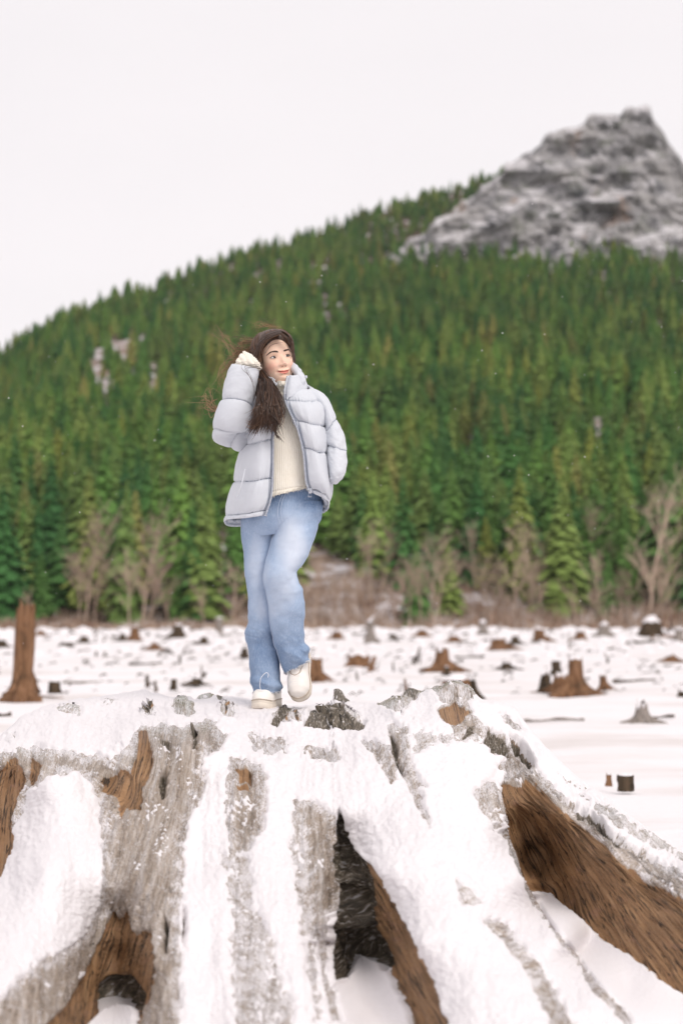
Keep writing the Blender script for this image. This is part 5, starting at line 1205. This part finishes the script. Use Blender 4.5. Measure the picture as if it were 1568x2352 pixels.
# ---- sneakers
def sneaker(name, M, O):
    """local: x across, -y towards the toe, z up; O = world position of the heel's sole centre"""
    Mn = np.array(M); tw = lambda v: np.asarray(v, float).reshape(-1, 3)@Mn.T+O
    L = .275; s = np.linspace(0, 1, 60)
    hw = np.interp(s, [0, .04, .12, .3, .5, .7, .85, .94, .985, 1], [.012, .028, .037, .038, .041, .050, .047, .034, .016, .003])
    cx = np.interp(s, [0, .5, 1], [0, .0, .004])
    # sole: outline swept through a rounded welt
    out = np.concatenate([np.stack([cx+hw, -L*s], -1), np.stack([cx-hw, -L*s], -1)[::-1]]); cen = out.mean(0)
    prof = [(0, .88), (.0, .965), (.004, 1.0), (.018, 1.01), (.022, 1.0), (.024, .985), (.028, 1.0), (.036, .995), (.040, .96), (.040, .6)]
    G = np.array([np.concatenate([cen+(out-cen)*f, np.full((len(out), 1), z)], 1) for z, f in prof])
    G[..., 2] += (np.clip((-G[..., 1]/L-.78)/.22, 0, 1)**2)*.014*(1-G[..., 2]*6)
    root = empty_part = mesh_np(name, tw(G), grid_faces(len(out), len(prof), True), M_SOLE, PERSON)
    # upper
    h = np.interp(s, [0, .06, .2, .3, .45, .6, .74, .86, .95, 1], [.070, .100, .108, .112, .104, .086, .068, .056, .040, .010])
    ph = np.linspace(0, math.pi, 48)
    ex = np.interp(s, [0, .3, .6, 1], [2.4, 2.6, 2.7, 2.6])[:, None]; c = np.cos(ph)[None]; q = np.sin(ph)[None]
    X = cx[:, None]+.95*hw[:, None]*np.sign(c)*np.abs(c)**(2/ex)*(1-.22*(q**2)*np.interp(s, [0, .35, .6, .75], [1, 1, .7, .1])[:, None]); Z = .036+h[:, None]*np.abs(q)**(2/ex); Yv = -L*(.012+.976*s)[:, None]+0*X
    sv = s[:, None]+0*X
    bump = .0025*np.exp(-((sv-.70-.10*np.abs(np.cos(ph))[None]**2)/.012)**2)*sstep(.2, .5, q)+.0022*sstep(.735, .75, sv+.1*c**2)*sstep(.9, .6, np.abs(c))*0
    ridge = .003*sstep(.06, .04, np.abs(sv-.45-.35*np.abs(c)**1.5)-.012)
    crease = -.002*np.exp(-((sv-.66)/.012)**2)-.0015*np.exp(-((sv-.62)/.01)**2)
    Z = Z+bump+crease; U = np.stack([X*(1+.05*ridge/.003), Yv, Z], -1)
    up = mesh_np('shoe_upper', tw(U), grid_faces(48, 60), M_SHOE, root)
    b = MB(); b.tube(tw(np.concatenate([np.concatenate([cen+(out-cen)*1.005, np.full((len(out), 1), .0395)], 1)+[0, 0, 0]])+np.stack([0*out[:, 0], 0*out[:, 0], (np.clip((-out[:, 1]/L-.78)/.22, 0, 1)**2)*.0106], -1)), .0017, 5); b.build('welt_shade_line', M_STITCH_SHADE, root)  # dark welt stitch ring, standing in for shade in the groove
    # tongue and laces
    b = MB()
    for i, sy in enumerate(np.linspace(.36, .62, 6)):
        hh = float(np.interp(sy, s, h))+.036; w_ = float(np.interp(sy, s, hw))*.50
        pts = [(-w_, -L*sy, hh-.010), (-w_*.5, -L*(sy+.006), hh+.002), (0, -L*(sy+.01), hh+.004), (w_*.5, -L*(sy+.006), hh+.002), (w_, -L*sy, hh-.010)]
        b.tube(tw(cr(np.array(pts), np.linspace(0, 4, 14))), .0032, 6)
    o = b.build('laces', M_SHOE, root)
    b = MB()
    for i, sy in enumerate(np.linspace(.385, .60, 5)):
        hh = float(np.interp(sy, s, h))+.036; w_ = float(np.interp(sy, s, hw))*.42; b.tube(tw([(-w_, -L*sy, hh-.007), (0, -L*(sy+.008), hh+.0005), (w_, -L*sy, hh-.007)]), .0016, 5)
    b.build('lace_gap_shade', M_STITCH_SHADE, root)  # dark strips added as the shade between the laces
    # toe cap overlay, perforations, eyelet stays
    b = MB()
    for sg in (-1, 1):
        e = [(sg*.032, .50, .060), (sg*.026, .60, .075), (sg*.020, .67, .078), (0, .705, .078)]
        pts = []
        for xx, sy, zz in e:
            hw_ = float(np.interp(sy, s, hw)); hh = float(np.interp(sy, s, h)); r = min(abs(xx)/(hw_*.9), .999); z = .036+hh*(1-r**2.6)**(1/2.6)
            pts.append((xx, -L*sy, z+.001))
        b.tube(tw(cr(np.array(pts), np.linspace(0, 3, 16))), .0020, 5)
    o = b.build('overlay_edge', M_STITCH_SHADE, root)
    b = MB()
    for r_ in range(3):
        for cxx in range(-1-r_ % 2, 2+r_ % 2):
            sy = .76+.035*r_; xx = cxx*.009; hw_ = float(np.interp(sy, s, hw)); hh = float(np.interp(sy, s, h)); z = .036+hh*(1-(abs(xx)/(hw_*.95))**2.6)**(1/2.6)
            p = np.array([xx, -L*sy, z]); b.tube(tw(p+np.array([(0, 0, -.002), (0, 0, .0006)])), [.0011, .0009], 6)
    k_ = M_DSEAM; o = b.build('perforations', k_, root); o['kind'] = 'stuff'
    return root
Mst = Matrix.Rotation(math.radians(-13), 3, 'Z')
ost = np.array(W(598, 1632, -.05))-np.array(Mst)@np.array([.004, -.262, .0])
sneaker('sneaker', Mst, ost)
Mrs = Matrix.Rotation(math.radians(3), 3, 'Y') @ Matrix.Rotation(math.radians(56), 3, 'X') @ Matrix.Rotation(math.radians(-14), 3, 'Y')
ors = np.array(W(689, 1613, .0))-np.array(Mrs)@np.array([.004, -.272, .012])
sneaker('sneaker', Mrs, ors)
# ------------------------------------------------------------------ thin winter haze and a few falling flakes
def haze():
    b = MB(); b.box((0, 0, 245.0), (3200, 3200, 246.5))
    m = bpy.data.materials.new('haze'); m.use_nodes = True; t = m.node_tree; t.nodes.clear()
    out = t.nodes.new('ShaderNodeOutputMaterial'); v = t.nodes.new('ShaderNodeVolumePrincipled')
    v.inputs['Color'].default_value = (.97, .96, .97, 1); v.inputs['Density'].default_value = .000035; v.inputs['Anisotropy'].default_value = .0
    t.links.new(v.outputs[0], out.inputs['Volume'])
    o = b.build('haze', m, smooth=False); tag(o, 'thin pale winter haze over the valley', None, None, 'stuff')
    sc.cycles.volume_bounces = 1
haze()
def flakes():
    rn = np.random.RandomState(77); b = MB()
    for i in range(230):
        px, py, Y = rn.uniform(0, 1568), rn.uniform(150, 1700), rn.uniform(4.5, 9.5)
        p = P(px, py, Y); r = rn.uniform(.0014, .0034); d = rn.normal(0, 1, 3); d /= np.linalg.norm(d)
        v = p+r*np.array([(1, 0, 0), (-1, 0, 0), (0, 1, 0), (0, -1, 0), (0, 0, .7), (0, 0, -.7)])
        b.add(v, [(0, 2, 4), (2, 1, 4), (1, 3, 4), (3, 0, 4), (2, 0, 5), (1, 2, 5), (3, 1, 5), (0, 3, 5)])
    o = b.build('snowflakes', SNOW); tag(o, 'tiny snowflakes drifting down', None, None, 'stuff')
flakes()
